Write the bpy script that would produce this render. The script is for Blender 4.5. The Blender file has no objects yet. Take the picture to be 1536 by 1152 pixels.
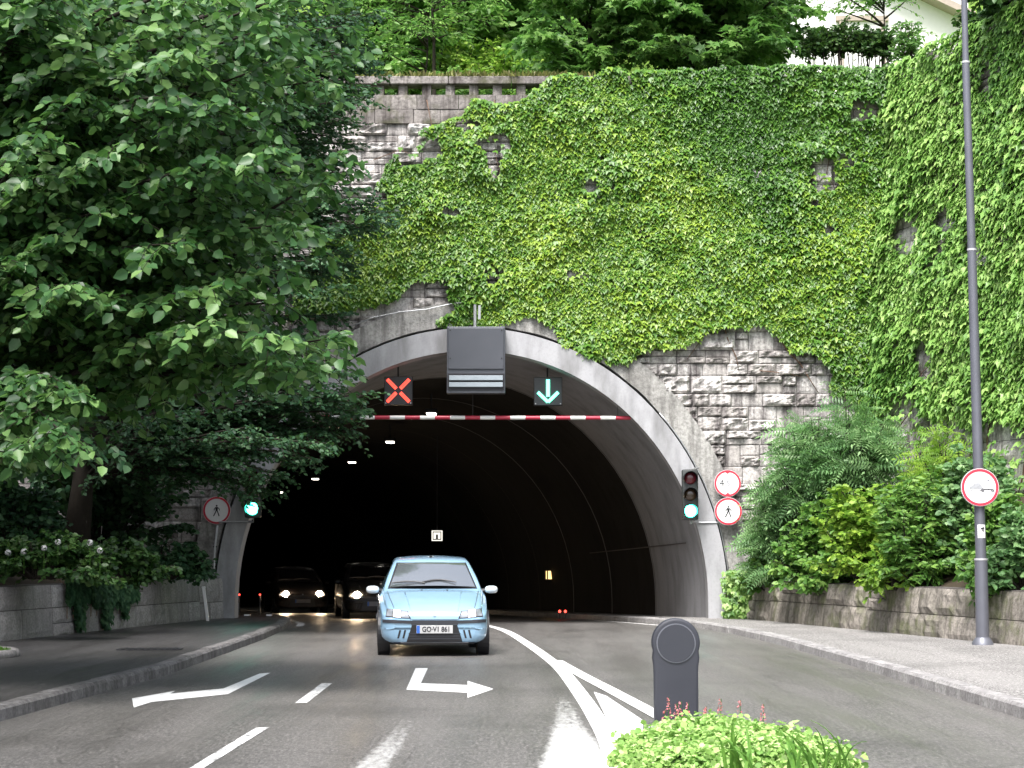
import bpy, bmesh, math, random
import numpy as np
from mathutils import Vector, Matrix, noise as mnoise
from mathutils.bvhtree import BVHTree
random.seed(7); RNG = np.random.default_rng(7)
SC = bpy.context.scene; COL = SC.collection
R = math.radians

# ------------------------------------------------------------------ camera geometry (used to survey the place)
FPX = 3000.0; CAMZ = 1.5; PITCH = math.atan(254/FPX)
def ray(px, py):
    u = (px-768)/FPX; v = (576-py)/FPX
    return Vector((u, math.cos(PITCH)-v*math.sin(PITCH), math.sin(PITCH)+v*math.cos(PITCH)))
def P(px, py, Y):
    d = ray(px, py); t = Y/d.y
    return Vector((d.x*t, Y, CAMZ+d.z*t))
def G(px, py, z=0.0):
    d = ray(px, py); t = (z-CAMZ)/d.z
    return Vector((d.x*t, d.y*t, z))
def lerp(a, b, t): return a+(b-a)*t
def interp(pts, y):
    if y <= pts[0][0]: return pts[0][1]
    for (a, b), (c, d) in zip(pts, pts[1:]):
        if y <= c: return b+(d-b)*(y-a)/(c-a)
    return pts[-1][1]
YP = 43.0                                   # plane of the portal wall
def xc(Y):
    t = max(0, Y-YP); return -0.86-.14*t-.00125*t*t
def zr(Y):
    t = Y-YP+2
    if t <= 0: return 0.0
    if t < 4: return -.021*t*t/8
    return -.021*(t-2)

# ------------------------------------------------------------------ objects
def put(o, parent=None):
    COL.objects.link(o)
    if parent is not None: o.parent = parent
    return o
def thing(name, label, cat, loc=(0, 0, 0), rotz=0, group=None):
    o = bpy.data.objects.new(name, None); put(o); o.location = loc; o.rotation_euler = (0, 0, rotz)
    o.empty_display_size = .3
    return tag(o, label, cat, group)
def tag(o, label=None, cat=None, group=None, kind=None):
    if label: o['label'] = label
    if cat: o['category'] = cat
    if group: o['group'] = group
    if kind: o['kind'] = kind
    return o
def copy_tree(o, parent=None):
    c = o.copy(); COL.objects.link(c); c.parent = parent
    for ch in list(o.children): copy_tree(ch, c)
    return c

class MB:
    def __init__(s): s.v = []; s.f = []; s.m = []
    def face(s, pts, mi=0):
        b = len(s.v); s.v += [tuple(p) for p in pts]; s.f.append(tuple(range(b, b+len(pts)))); s.m.append(mi)
    def raw(s, v, f, mi=0):
        b = len(s.v); s.v += [tuple(p) for p in v]
        for q in f: s.f.append(tuple(i+b for i in q)); s.m.append(mi)
    def box(s, c, size, rot=None, mi=0, bev=0):
        x, y, z = [k/2 for k in size]; c = Vector(c)
        if bev <= 0:
            v = [Vector((sx*x, sy*y, sz*z)) for sx in (-1, 1) for sy in (-1, 1) for sz in (-1, 1)]
            f = [(0, 1, 3, 2), (4, 6, 7, 5), (0, 4, 5, 1), (2, 3, 7, 6), (0, 2, 6, 4), (1, 5, 7, 3)]
        else:
            bm = bmesh.new(); bmesh.ops.create_cube(bm, size=1)
            for w in bm.verts: w.co = Vector((w.co.x*x*2, w.co.y*y*2, w.co.z*z*2))
            bmesh.ops.bevel(bm, geom=bm.edges[:], offset=bev, segments=2, affect='EDGES', profile=.5)
            bm.verts.index_update(); v = [w.co.copy() for w in bm.verts]; f = [[w.index for w in q.verts] for q in bm.faces]; bm.free()
        if rot is not None: v = [rot @ p for p in v]
        s.raw([p+c for p in v], f, mi)
    def tube(s, path, radii, n=8, mi=0, cap=True):
        path = [Vector(p) for p in path]
        if not hasattr(radii, '__len__'): radii = [radii]*len(path)
        rings = []; 
        for i, p in enumerate(path):
            t = (path[min(i+1, len(path)-1)]-path[max(i-1, 0)])
            if t.length < 1e-9: t = Vector((0, 0, 1))
            t.normalize()
            a = Vector((0, 0, 1)) if abs(t.z) < .9 else Vector((0, 1, 0))
            u = t.cross(a).normalized(); w = t.cross(u)
            rings.append([p+(u*math.cos(k*2*math.pi/n)+w*math.sin(k*2*math.pi/n))*radii[i] for k in range(n)])
        b = len(s.v)
        for r in rings: s.v += [tuple(p) for p in r]
        for i in range(len(rings)-1):
            for k in range(n):
                s.f.append((b+i*n+k, b+(i+1)*n+k, b+(i+1)*n+(k+1) % n, b+i*n+(k+1) % n)); s.m.append(mi)
        if cap:
            s.f.append(tuple(b+k for k in range(n))); s.m.append(mi)
            s.f.append(tuple(b+(len(rings)-1)*n+k for k in reversed(range(n)))); s.m.append(mi)
    def disc(s, c, r, y0, y1, n=32, mi=0, r2=None):        # prism with axis along y, front at y0
        r2 = r if r2 is None else r2
        s.tube([(c[0], y0, c[1]), (c[0], y1, c[1])], [r, r2], n, mi)
    def ring(s, c, r0, r1, y0, y1, n=40, mi=0):
        cx, cz = c
        for k in range(n):
            a, b = k*2*math.pi/n, (k+1)*2*math.pi/n
            q = lambda r, t, y: (cx+r*math.cos(t), y, cz+r*math.sin(t))
            s.face([q(r0, a, y0), q(r1, a, y0), q(r1, b, y0), q(r0, b, y0)], mi)
            s.face([q(r1, a, y0), q(r1, a, y1), q(r1, b, y1), q(r1, b, y0)], mi)
            s.face([q(r0, a, y1), q(r0, a, y0), q(r0, b, y0), q(r0, b, y1)], mi)
    def prism(s, poly, y0, y1, mi=0):                     # polygon in xz, extruded along y
        n = len(poly)
        a = [(x, y0, z) for x, z in poly]; b = [(x, y1, z) for x, z in poly]
        s.face(a, mi); s.face(b[::-1], mi)
        for i in range(n):
            j = (i+1) % n; s.face([a[j], a[i], b[i], b[j]], mi)
    def stroke(s, pts, w, y0, y1, mi=0):
        for (a, b) in zip(pts, pts[1:]):
            a = Vector((a[0], 0, a[1])); b = Vector((b[0], 0, b[1])); d = (b-a).normalized(); n = Vector((-d.z, 0, d.x))*w/2
            a2 = a-d*w*.2; b2 = b+d*w*.2
            s.prism([(p.x, p.z) for p in (a2+n, a2-n, b2-n, b2+n)], y0, y1, mi)
    def build(s, name, mats, parent=None, world=True, smooth=False, auto=None):
        me = bpy.data.meshes.new(name)
        v = s.v
        if parent is not None and world:
            L = parent.location; v = [(p[0]-L.x, p[1]-L.y, p[2]-L.z) for p in v]
        me.from_pydata(v, [], s.f)
        mats = mats if isinstance(mats, (list, tuple)) else [mats]
        for m in mats: me.materials.append(m)
        me.polygons.foreach_set('material_index', s.m)
        bm = bmesh.new(); bm.from_mesh(me)
        if smooth: bmesh.ops.remove_doubles(bm, verts=bm.verts, dist=1e-5)
        bmesh.ops.recalc_face_normals(bm, faces=bm.faces)
        bm.to_mesh(me); bm.free()
        if smooth:
            me.polygons.foreach_set('use_smooth', [True]*len(me.polygons))
            if auto: me.set_sharp_from_angle(angle=R(auto))
        o = bpy.data.objects.new(name, me); put(o, parent)
        return o

# ------------------------------------------------------------------ materials
class N:
    def __init__(s, name):
        s.m = bpy.data.materials.new(name); s.m.use_nodes = True; s.t = s.m.node_tree; s.t.nodes.clear()
        s.out = s.n('ShaderNodeOutputMaterial')
    def n(s, t, **k):
        o = s.t.nodes.new(t)
        for a, b in k.items():
            if a.startswith('i_'):
                o.inputs[a[2:].replace('_', ' ')].default_value = b
            else: setattr(o, a, b)
        return o
    def l(s, a, b): s.t.links.new(a, b)
    def coord(s, scale=(1, 1, 1), obj=True):
        c = s.n('ShaderNodeTexCoord'); m = s.n('ShaderNodeMapping'); m.inputs['Scale'].default_value = scale
        g = s.n('ShaderNodeNewGeometry')
        s.l(c.outputs['Object'] if obj else g.outputs['Position'], m.inputs['Vector']); return m.outputs['Vector']
    def noise(s, vec, scale, detail=4, rough=.55, dist=0):
        o = s.n('ShaderNodeTexNoise'); o.inputs['Scale'].default_value = scale; o.inputs['Detail'].default_value = detail
        o.inputs['Roughness'].default_value = rough; o.inputs['Distortion'].default_value = dist
        s.l(vec, o.inputs['Vector']); return o.outputs['Fac']
    def ramp(s, fac, stops):
        o = s.n('ShaderNodeValToRGB'); e = o.color_ramp.elements
        while len(e) < len(stops): e.new(.5)
        for k, (p, c) in zip(e, stops):
            k.position = p; k.color = (c[0], c[1], c[2], 1) if hasattr(c, '__len__') else (c, c, c, 1)
        s.l(fac, o.inputs['Fac']); return o.outputs['Color']
    def mix(s, a, b, fac, mode='MIX'):
        o = s.n('ShaderNodeMix', data_type='RGBA', blend_type=mode)
        for sock, val in ((o.inputs[0], fac), (o.inputs[6], a), (o.inputs[7], b)):
            if isinstance(val, bpy.types.NodeSocket): s.l(val, sock)
            elif hasattr(val, '__len__'): sock.default_value = (*val[:3], 1)
            else: sock.default_value = val
        return o.outputs[2]
    def math(s, op, a, b=0):
        o = s.n('ShaderNodeMath', operation=op)
        for sock, val in zip(o.inputs, (a, b)):
            if isinstance(val, bpy.types.NodeSocket): s.l(val, sock)
            else: sock.default_value = val
        return o.outputs[0]
    def bump(s, h, strength=.4, dist=.01):
        o = s.n('ShaderNodeBump'); o.inputs['Strength'].default_value = strength; o.inputs['Distance'].default_value = dist
        s.l(h, o.inputs['Height']); return o.outputs['Normal']
    def bsdf(s, col, rough=.6, metal=0, spec=.5, normal=None, coat=0, emit=None, estr=0, trans=0):
        o = s.n('ShaderNodeBsdfPrincipled')
        def st(k, v):
            if isinstance(v, bpy.types.NodeSocket): s.l(v, o.inputs[k])
            elif hasattr(v, '__len__'): o.inputs[k].default_value = (*v[:3], 1)
            else: o.inputs[k].default_value = v
        st('Base Color', col); st('Roughness', rough); st('Metallic', metal); st('Specular IOR Level', spec)
        st('Coat Weight', coat); st('Coat Roughness', .06); st('Transmission Weight', trans)
        if normal is not None: s.l(normal, o.inputs['Normal'])
        if emit is not None: st('Emission Color', emit); st('Emission Strength', estr)
        return o.outputs[0]
    def done(s, sh): s.l(sh, s.out.inputs['Surface']); return s.m

def plain(name, col, rough=.5, metal=0, spec=.5, coat=0, var=.25, scale=9, bump=0, emit=None, estr=0):
    b = N(name); v = b.coord(); f = b.noise(v, scale, 5)
    c = b.mix([k*(1-var) for k in col], [min(1, k*(1+var)) for k in col], f)
    r = b.math('MULTIPLY_ADD', f, .25); b.t.nodes[-1].inputs[2].default_value = max(0, rough-.12)
    nrm = b.bump(b.noise(v, scale*6, 3), bump, .004) if bump else None
    return b.done(b.bsdf(c, r, metal, spec, nrm, coat, emit, estr))
def carpaint(name, col, rough=.3, metal=.25):
    b = N(name); v = b.coord()
    dirt = b.ramp(b.noise(v, 3, 6, .7), [(.5, 0), (.9, .15)])
    return b.done(b.bsdf(b.mix(col, (.2, .19, .17), dirt), rough, metal, .5, coat=1 if metal else .15))
def emitm(name, col, strength):
    b = N(name); return b.done(b.bsdf([k*.5 for k in col], .4, emit=col, estr=strength))
def leafm(name, dark, mid, light, transl=.3, rough=.45, spec=.35, clump=.6):
    b = N(name); a = b.n('ShaderNodeAttribute', attribute_name='rnd')
    g = b.noise(b.coord(obj=False), clump, 3)
    f = b.math('ADD', b.math('MULTIPLY', a.outputs['Fac'], .6), b.math('MULTIPLY', g, .4))
    c = b.ramp(f, [(.12, dark), (.5, mid), (.88, light)])
    p = b.bsdf(c, rough, spec=spec)
    t = b.n('ShaderNodeBsdfTranslucent'); b.l(b.mix(c, (.30, .72, .10), .22), t.inputs['Color'])
    m = b.n('ShaderNodeMixShader'); m.inputs[0].default_value = transl; b.l(p, m.inputs[1]); b.l(t.outputs[0], m.inputs[2])
    return b.done(m.outputs[0])
def stonem(name, lo, hi, dark, moss=None, stain=.5, rscale=1.0):
    b = N(name); v = b.coord(obj=False)
    a = b.n('ShaderNodeAttribute', attribute_name='rnd')
    fine = b.noise(v, 14*rscale, 8, .7); big = b.noise(v, .9*rscale, 5, .65)
    vs = b.n('ShaderNodeMapping'); vs.inputs['Scale'].default_value = (3.2, 3.2, .35); b.l(v, vs.inputs['Vector'])
    streak = b.noise(vs.outputs[0], 1.4, 6, .65)
    c = b.mix(lo, hi, a.outputs['Fac'])
    c = b.mix(c, [k*.45 for k in lo], b.ramp(fine, [(.42, 0), (.72, 1)]))
    c = b.mix(c, dark, b.math('MULTIPLY', b.ramp(streak, [(.45, 0), (.66, 1)]), stain))
    c = b.mix(c, dark, b.math('MULTIPLY', b.ramp(big, [(.5, 0), (.7, 1)]), stain*.8))
    if moss: c = b.mix(c, moss, b.math('MULTIPLY', b.ramp(b.noise(v, 2.2, 5, .6), [(.5, 0), (.68, 1)]), .7))
    return b.done(b.bsdf(c, .9, spec=.25, normal=b.bump(b.noise(v, 30*rscale, 6, .7), .9, .015)))

def asphaltm(name, base, wet=True, tint=(1, 1, 1)):
    b = N(name); v = b.coord(obj=False)
    g = b.noise(v, 55, 3, .85); big = b.noise(v, .35, 6, .6)
    vs = b.n('ShaderNodeMapping'); vs.inputs['Scale'].default_value = (1.6, .14, 1); b.l(v, vs.inputs['Vector'])
    st = b.noise(vs.outputs[0], 1.0, 5, .55)
    c = b.ramp(g, [(.34, [base*.3*t for t in tint]), (.52, [base*t for t in tint]), (.70, [base*2.7*t for t in tint])])
    vg = b.n('ShaderNodeMapping'); vg.inputs['Scale'].default_value = (34, 9, 1); b.l(v, vg.inputs['Vector'])
    c = b.mix(c, b.ramp(b.noise(vg.outputs[0], 1, 3, .8), [(.32, .45), (.5, 1), (.68, 1.9)]), 1.0, 'MULTIPLY')
    c = b.mix(c, [base*1.75*t for t in tint], b.math('MULTIPLY', b.ramp(st, [(.42, 0), (.7, 1)]), .35))
    c = b.mix(c, [base*.45*t for t in tint], b.math('MULTIPLY', b.ramp(big, [(.5, 0), (.72, 1)]), .6))
    vo = b.n('ShaderNodeTexVoronoi', feature='DISTANCE_TO_EDGE'); vo.inputs['Scale'].default_value = .42
    wv = b.n('ShaderNodeMix', data_type='VECTOR'); wv.inputs[0].default_value = .25
    nz = b.n('ShaderNodeTexNoise'); nz.inputs['Scale'].default_value = 1.3; b.l(v, nz.inputs['Vector'])
    b.l(v, wv.inputs[4]); b.l(nz.outputs['Color'], wv.inputs[5]); b.l(wv.outputs[1], vo.inputs['Vector'])
    c = b.mix(c, [base*.3*t for t in tint], b.math('MULTIPLY', b.ramp(vo.outputs['Distance'], [(.0, 1), (.005, 0)]), .4))
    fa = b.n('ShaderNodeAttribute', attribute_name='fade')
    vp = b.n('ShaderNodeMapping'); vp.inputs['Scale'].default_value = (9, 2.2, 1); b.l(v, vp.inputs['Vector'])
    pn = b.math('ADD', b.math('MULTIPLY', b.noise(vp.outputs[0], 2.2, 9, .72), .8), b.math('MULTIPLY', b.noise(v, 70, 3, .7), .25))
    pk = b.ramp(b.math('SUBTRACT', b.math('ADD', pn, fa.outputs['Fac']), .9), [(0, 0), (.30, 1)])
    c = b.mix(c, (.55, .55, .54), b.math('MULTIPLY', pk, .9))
    r = b.ramp(b.noise(vs.outputs[0], .9, 5, .6), [(.35, .30 if wet else .7), (.65, .6 if wet else .85)])
    return b.done(b.bsdf(c, r, spec=.5 if wet else .3, normal=b.bump(g, .5, .006)))
def paintm(name, worn=.35, full=None):
    b = N(name); v = b.coord(obj=False)
    f = b.noise(v, 9, 8, .75)
    vs = b.n('ShaderNodeMapping'); vs.inputs['Scale'].default_value = (5, .5, 1); b.l(v, vs.inputs['Vector'])
    f2 = b.noise(vs.outputs[0], 3, 6, .7)
    k = b.math('ADD', b.math('MULTIPLY', f, .5), b.math('MULTIPLY', f2, .5))
    k = b.ramp(k, [(worn, 0), (worn+.14, 1)])
    c = b.mix((.09, .09, .09), (.78, .78, .77), k)
    return b.done(b.bsdf(c, .5, spec=.4, normal=b.bump(b.noise(v, 120, 2), .3, .004)))

M = {}
M['asphalt'] = asphaltm('asphalt', .095, True, (1.06, 1.0, .95))
M['asphalt_walk'] = asphaltm('pavement_asphalt', .18, False, (1.04, 1.0, .97))
M['asphalt_walk_left'] = asphaltm('damp_shaded_pavement_asphalt', .05, True, (1.03, .98, .98))  # damp by roughness; the darker base colour paints in the tree shade
M['paint'] = paintm('road_paint', .30); M['paint_worn'] = paintm('worn_road_paint', .40); M['paint_old'] = paintm('faded_road_paint', .5)
M['kerb'] = stonem('kerb_stone', (.28, .27, .27), (.46, .45, .44), (.12, .11, .11), None, .4, 2)
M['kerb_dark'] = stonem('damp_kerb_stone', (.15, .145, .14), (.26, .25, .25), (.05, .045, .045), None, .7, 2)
M['stone'] = stonem('wall_stone', (.44, .41, .39), (.78, .75, .73), (.05, .04, .042), None, .95)
M['stone_dressed'] = stonem('dressed_stone', (.22, .20, .19), (.38, .35, .33), (.045, .035, .032), (.08, .085, .04), 1.0)
M['stone_low'] = stonem('planter_stone', (.24, .22, .19), (.40, .36, .32), (.05, .045, .035), (.10, .115, .045), .8)
M['stone_pale'] = stonem('pale_planter_stone', (.33, .31, .30), (.46, .44, .43), (.14, .13, .13), None, .5, 2)
M['mortar'] = plain('mortar', (.10, .09, .085), .95, spec=.2, var=.4, bump=.6)
M['arch'] = stonem('arch_concrete', (.42, .41, .39), (.5, .49, .47), (.09, .085, .08), None, .75)
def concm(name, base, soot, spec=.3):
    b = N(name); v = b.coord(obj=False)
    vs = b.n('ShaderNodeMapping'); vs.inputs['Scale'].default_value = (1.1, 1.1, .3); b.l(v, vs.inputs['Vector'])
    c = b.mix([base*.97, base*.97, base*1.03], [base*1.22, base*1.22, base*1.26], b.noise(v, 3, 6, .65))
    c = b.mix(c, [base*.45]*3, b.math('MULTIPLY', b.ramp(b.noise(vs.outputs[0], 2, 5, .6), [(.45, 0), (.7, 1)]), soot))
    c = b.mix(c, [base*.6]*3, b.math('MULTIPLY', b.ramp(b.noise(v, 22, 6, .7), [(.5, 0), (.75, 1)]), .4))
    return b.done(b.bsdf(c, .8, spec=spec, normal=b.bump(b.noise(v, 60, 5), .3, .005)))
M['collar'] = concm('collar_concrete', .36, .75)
M['lining'] = concm('tunnel_lining', .012, .8, .04)  # darkness of the deep tunnel put into a near-black base colour
M['lining_daylit'] = concm('daylit_mouth_lining', .24, .5, .1)  # same concrete near the mouth, daylight painted in as a paler base
M['soil'] = plain('soil', (.05, .04, .028), .95, spec=.1, var=.5, scale=4, bump=.6)
M['hill_grass'] = plain('hill_grass', (.10, .17, .03), .95, spec=.1, var=.5, scale=3, bump=.5)
M['earth'] = plain('dark_grass', (.05, .075, .02), .95, spec=.1, var=.5, scale=2, bump=.5)  # dark green base colour of the flat ground and the terrace
M['bark'] = plain('bark', (.03, .025, .02), .9, spec=.2, var=.5, scale=14, bump=.8)
M['stem'] = plain('ivy_stem', (.16, .10, .07), .85, spec=.2, var=.4)
M['grey_metal'] = plain('grey_metal', (.085, .09, .105), .42, .35, var=.12, scale=3)
M['louvre'] = plain('louvre_metal', (.19, .22, .24), .4, .4, var=.15)
M['black'] = plain('black_plastic', (.012, .012, .014), .5, var=.2)
M['dark_metal'] = plain('dark_metal', (.03, .03, .035), .5, .4, var=.2)
M['pole'] = plain('pole_paint', (.13, .135, .16), .42, .3, var=.12, scale=5)
M['band'] = plain('pole_band', (.5, .5, .52), .4, .3)
M['galv'] = plain('galvanised_steel', (.45, .46, .47), .4, .7)
M['white'] = plain('white_sheet', (.80, .80, .80), .4, var=.04)
M['sign_red'] = plain('sign_red', (.55, .03, .06), .4, var=.12)
M['bar_red'] = plain('bar_red', (.42, .02, .05), .35, var=.15)
M['bar_white'] = plain('bar_white', (.75, .75, .73), .35, var=.1)
M['sign_black'] = plain('sign_black', (.012, .012, .016), .5)
M['faded'] = plain('faded_print', (.2, .21, .24), .6, var=.3)
M['bollard'] = plain('bollard_plastic', (.026, .028, .038), .5, var=.1, scale=4, bump=.15)
M['render_white'] = plain('house_render', (.82, .81, .78), .85, var=.05)
M['frame'] = plain('window_frame', (.36, .30, .25), .6)
M['roof'] = plain('roof_tile', (.22, .11, .08), .8, var=.35)
M['glass'] = plain('window_glass', (.03, .035, .04), .08, spec=.8, var=.1)
M['led_red'] = emitm('led_red', (1, .065, .04), 1.3); M['led_green'] = emitm('led_green', (.12, .95, .62), 2.6)
M['lamp_green'] = emitm('signal_green', (.06, 1, .72), 9); M['lamp_off_red'] = plain('unlit_red_lens', (.12, .01, .02), .2, coat=.5)
M['lamp_off_amber'] = plain('unlit_amber_lens', (.06, .035, .02), .2, coat=.5)
M['ceil'] = emitm('tunnel_lamp', (1, .93, .8), 4); M['amber_lit'] = emitm('lit_amber_sign', (1, .6, .22), 1.1)
M['white_lit'] = emitm('lit_white_sign', (1, .95, .85), .55)
M['refl_red'] = emitm('glowing_red_reflector', (1, .06, .04), 2.2); M['refl_white'] = plain('white_reflector', (.8, .8, .8), .2)  # the red reflectors hold no lamp; their glow is added as emission
M['paint_blue'] = carpaint('pale_blue_car_paint', (.31, .50, .68), .22, .3)
M['paint_dark'] = carpaint('dark_car_paint', (.004, .004, .005), .6, 0)
M['paint_maroon'] = carpaint('dark_maroon_car_paint', (.007, .003, .003), .6, 0)
M['dark_glass'] = plain('dark_windscreen', (.006, .006, .008), .15, spec=.25, var=.1)
M['tyre'] = plain('tyre', (.018, .018, .018), .8, spec=.3, bump=.4)
M['rim'] = plain('rim', (.45, .46, .48), .35, .8)
M['plastic'] = plain('bumper_plastic', (.03, .032, .04), .55, var=.15)
M['screen'] = plain('windscreen_glass', (.09, .10, .11), .03, .04, spec=1.0, coat=1, var=.05)
for _n in M['screen'].node_tree.nodes:
    if _n.type == 'BSDF_PRINCIPLED': _n.inputs['IOR'].default_value = 2.1; _n.inputs['Coat IOR'].default_value = 1.9
M['lens'] = plain('headlamp_lens', (.27, .29, .32), .12, .2, coat=1, var=.35, scale=20)
M['lens_on'] = emitm('lit_headlamp', (1, .74, .48), 180)
M['lens_dim'] = emitm('dim_headlamp', (1, .88, .86), 1.6)
M['indicator'] = plain('indicator_lens', (.5, .16, .05), .2, coat=1)
M['mirror_shell'] = plain('mirror_shell', (.55, .62, .66), .35, coat=1, var=.05)
M['plate_white'] = plain('plate_white', (.5, .5, .5), .5, spec=.2, var=.03)
M['plate_blue'] = plain('plate_blue', (.03, .12, .45), .4)
# foliage
M['ivy'] = leafm('ivy_leaf', (.02, .07, .012), (.085, .20, .024), (.27, .39, .04), .18, .4, .4, .45)
M['ivy_r'] = leafm('ivy_leaf_right', (.06, .16, .035), (.23, .41, .095), (.46, .60, .21), .35, .4, .4, .5)
M['linden'] = leafm('linden_leaf', (.014, .048, .016), (.052, .135, .042), (.19, .32, .10), .33, .42, .4)
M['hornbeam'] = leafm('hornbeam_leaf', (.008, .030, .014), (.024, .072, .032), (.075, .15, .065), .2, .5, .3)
M['maple'] = leafm('maple_leaf', (.035, .10, .025), (.09, .20, .045), (.20, .33, .09), .4)
M['fresh'] = leafm('fresh_leaf', (.05, .14, .03), (.15, .30, .065), (.30, .45, .13), .45)
M['weed'] = leafm('dry_weed', (.08, .07, .03), (.16, .15, .05), (.24, .26, .07), .3)
M['hedge'] = leafm('hedge_leaf', (.012, .04, .01), (.03, .08, .018), (.07, .13, .03), .2)
M['shrub'] = leafm('shrub_leaf', (.04, .11, .022), (.11, .24, .045), (.25, .40, .09), .33)
M['shrub_y'] = leafm('yellow_green_leaf', (.07, .16, .018), (.18, .32, .035), (.34, .48, .07), .35)
M['shrub_b'] = leafm('blue_green_leaf', (.07, .16, .06), (.16, .30, .12), (.30, .44, .20), .35)
M['mantle'] = leafm('mantle_leaf', (.13, .27, .06), (.32, .50, .14), (.58, .70, .34), .3, .6, .25, 3)
M['blade'] = leafm('grass_blade', (.05, .14, .02), (.11, .25, .035), (.2, .36, .07), .3)
M['petal'] = leafm('pink_petal', (.35, .06, .09), (.55, .18, .2), (.7, .4, .38), .2)
M['petal_w'] = plain('white_petal', (.42, .42, .42), .6)

# ------------------------------------------------------------------ leaves in numpy
LEAF = {
 'ovate': (np.array([(0, 0, 0), (.34, .28, .07), (.30, .66, .05), (0, 1.0, -.10), (-.30, .66, .05), (-.34, .28, .07)]), [(0, 1, 2, 3), (0, 3, 4, 5)]),
 'narrow': (np.array([(0, 0, 0), (.17, .3, .04), (.14, .65, .03), (0, 1.0, -.08), (-.14, .65, .03), (-.17, .3, .04)]), [(0, 1, 2, 3), (0, 3, 4, 5)]),
 'ivy': (np.array([(0, 0, 0), (.30, -.10, .02), (.52, .42, -.06), (.24, .50, .06), (0, 1.0, -.16), (-.24, .50, .06), (-.52, .42, -.06), (-.30, -.10, .02)]), [(0, 1, 2, 3), (0, 3, 4), (0, 4, 5), (0, 5, 6, 7)]),
 'maple': (np.array([(0, 0, 0), (.38, -.02, 0), (.22, .22, .03), (.60, .45, -.06), (.24, .52, .04), (0, 1.0, -.12), (-.24, .52, .04), (-.60, .45, -.06), (-.22, .22, .03), (-.38, -.02, 0)]),
           [(0, 1, 2), (0, 2, 3, 4), (0, 4, 5), (0, 5, 6), (0, 6, 7, 8), (0, 8, 9)]),
 'round': (np.array([(0, 0, 0), (.42, .12, .08), (.5, .55, .1), (.25, .95, .02), (0, .85, .0), (-.25, .95, .02), (-.5, .55, .1), (-.42, .12, .08)]), [(0, 1, 2, 3), (0, 3, 4), (0, 4, 5), (0, 5, 6, 7)]),
}
def _pinnate():
    v = []; f = []
    for i in range(7):
        t = .12+.12*i; w = .24*math.sin(math.pi*(.2+.7*t))+.05; dz = -.30*t*t
        for s in (-1, 1):
            b = len(v)
            v += [(0, t, dz), (s*w*.5, t+.02, dz+.02), (s*w, t+.10, dz-.05), (s*w*.45, t+.09, dz+.02)]
            f.append((b, b+1, b+2, b+3) if s > 0 else (b, b+3, b+2, b+1))
    b = len(v); v += [(0, .92, -.25), (.04, 1.0, -.3), (0, 1.12, -.38), (-.04, 1.0, -.3)]; f.append((b, b+1, b+2, b+3))
    return np.array(v), f
LEAF['pinnate'] = _pinnate()

def norm(a): return a/np.maximum(np.linalg.norm(a, axis=1, keepdims=True), 1e-9)
def leaf_object(name, kind, pos, tip, nrm, size, mat, parent=None, rnd=None):
    tv, tf = LEAF[kind]; n = len(pos)
    tip = norm(tip); x = norm(np.cross(tip, nrm)); z = np.cross(x, tip)
    V = pos[:, None, :]+size[:, None, None]*(tv[None, :, 0:1]*x[:, None, :]+tv[None, :, 1:2]*tip[:, None, :]+tv[None, :, 2:3]*z[:, None, :])
    k = len(tv)
    if parent is not None: V = V-np.array(parent.location)[None, None, :]
    loops = np.concatenate([np.array(q) for q in tf]); cnt = np.array([len(q) for q in tf])
    L = (loops[None, :]+np.arange(n)[:, None]*k).ravel(); C = np.tile(cnt, n)
    me = bpy.data.meshes.new(name)
    me.vertices.add(n*k); me.vertices.foreach_set('co', V.astype(np.float32).ravel())
    me.loops.add(len(L)); me.loops.foreach_set('vertex_index', L.astype(np.int32))
    me.polygons.add(len(C)); st = np.concatenate([[0], np.cumsum(C)[:-1]])
    me.polygons.foreach_set('loop_start', st.astype(np.int32))
    me.update(calc_edges=True); me.validate()
    at = me.attributes.new('rnd', 'FLOAT', 'POINT')
    r = RNG.random(n) if rnd is None else rnd
    at.data.foreach_set('value', np.repeat(r, k).astype(np.float32))
    me.materials.append(mat)
    me.polygons.foreach_set('use_smooth', np.ones(len(C), dtype=bool))
    o = bpy.data.objects.new(name, me); return put(o, parent)

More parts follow.
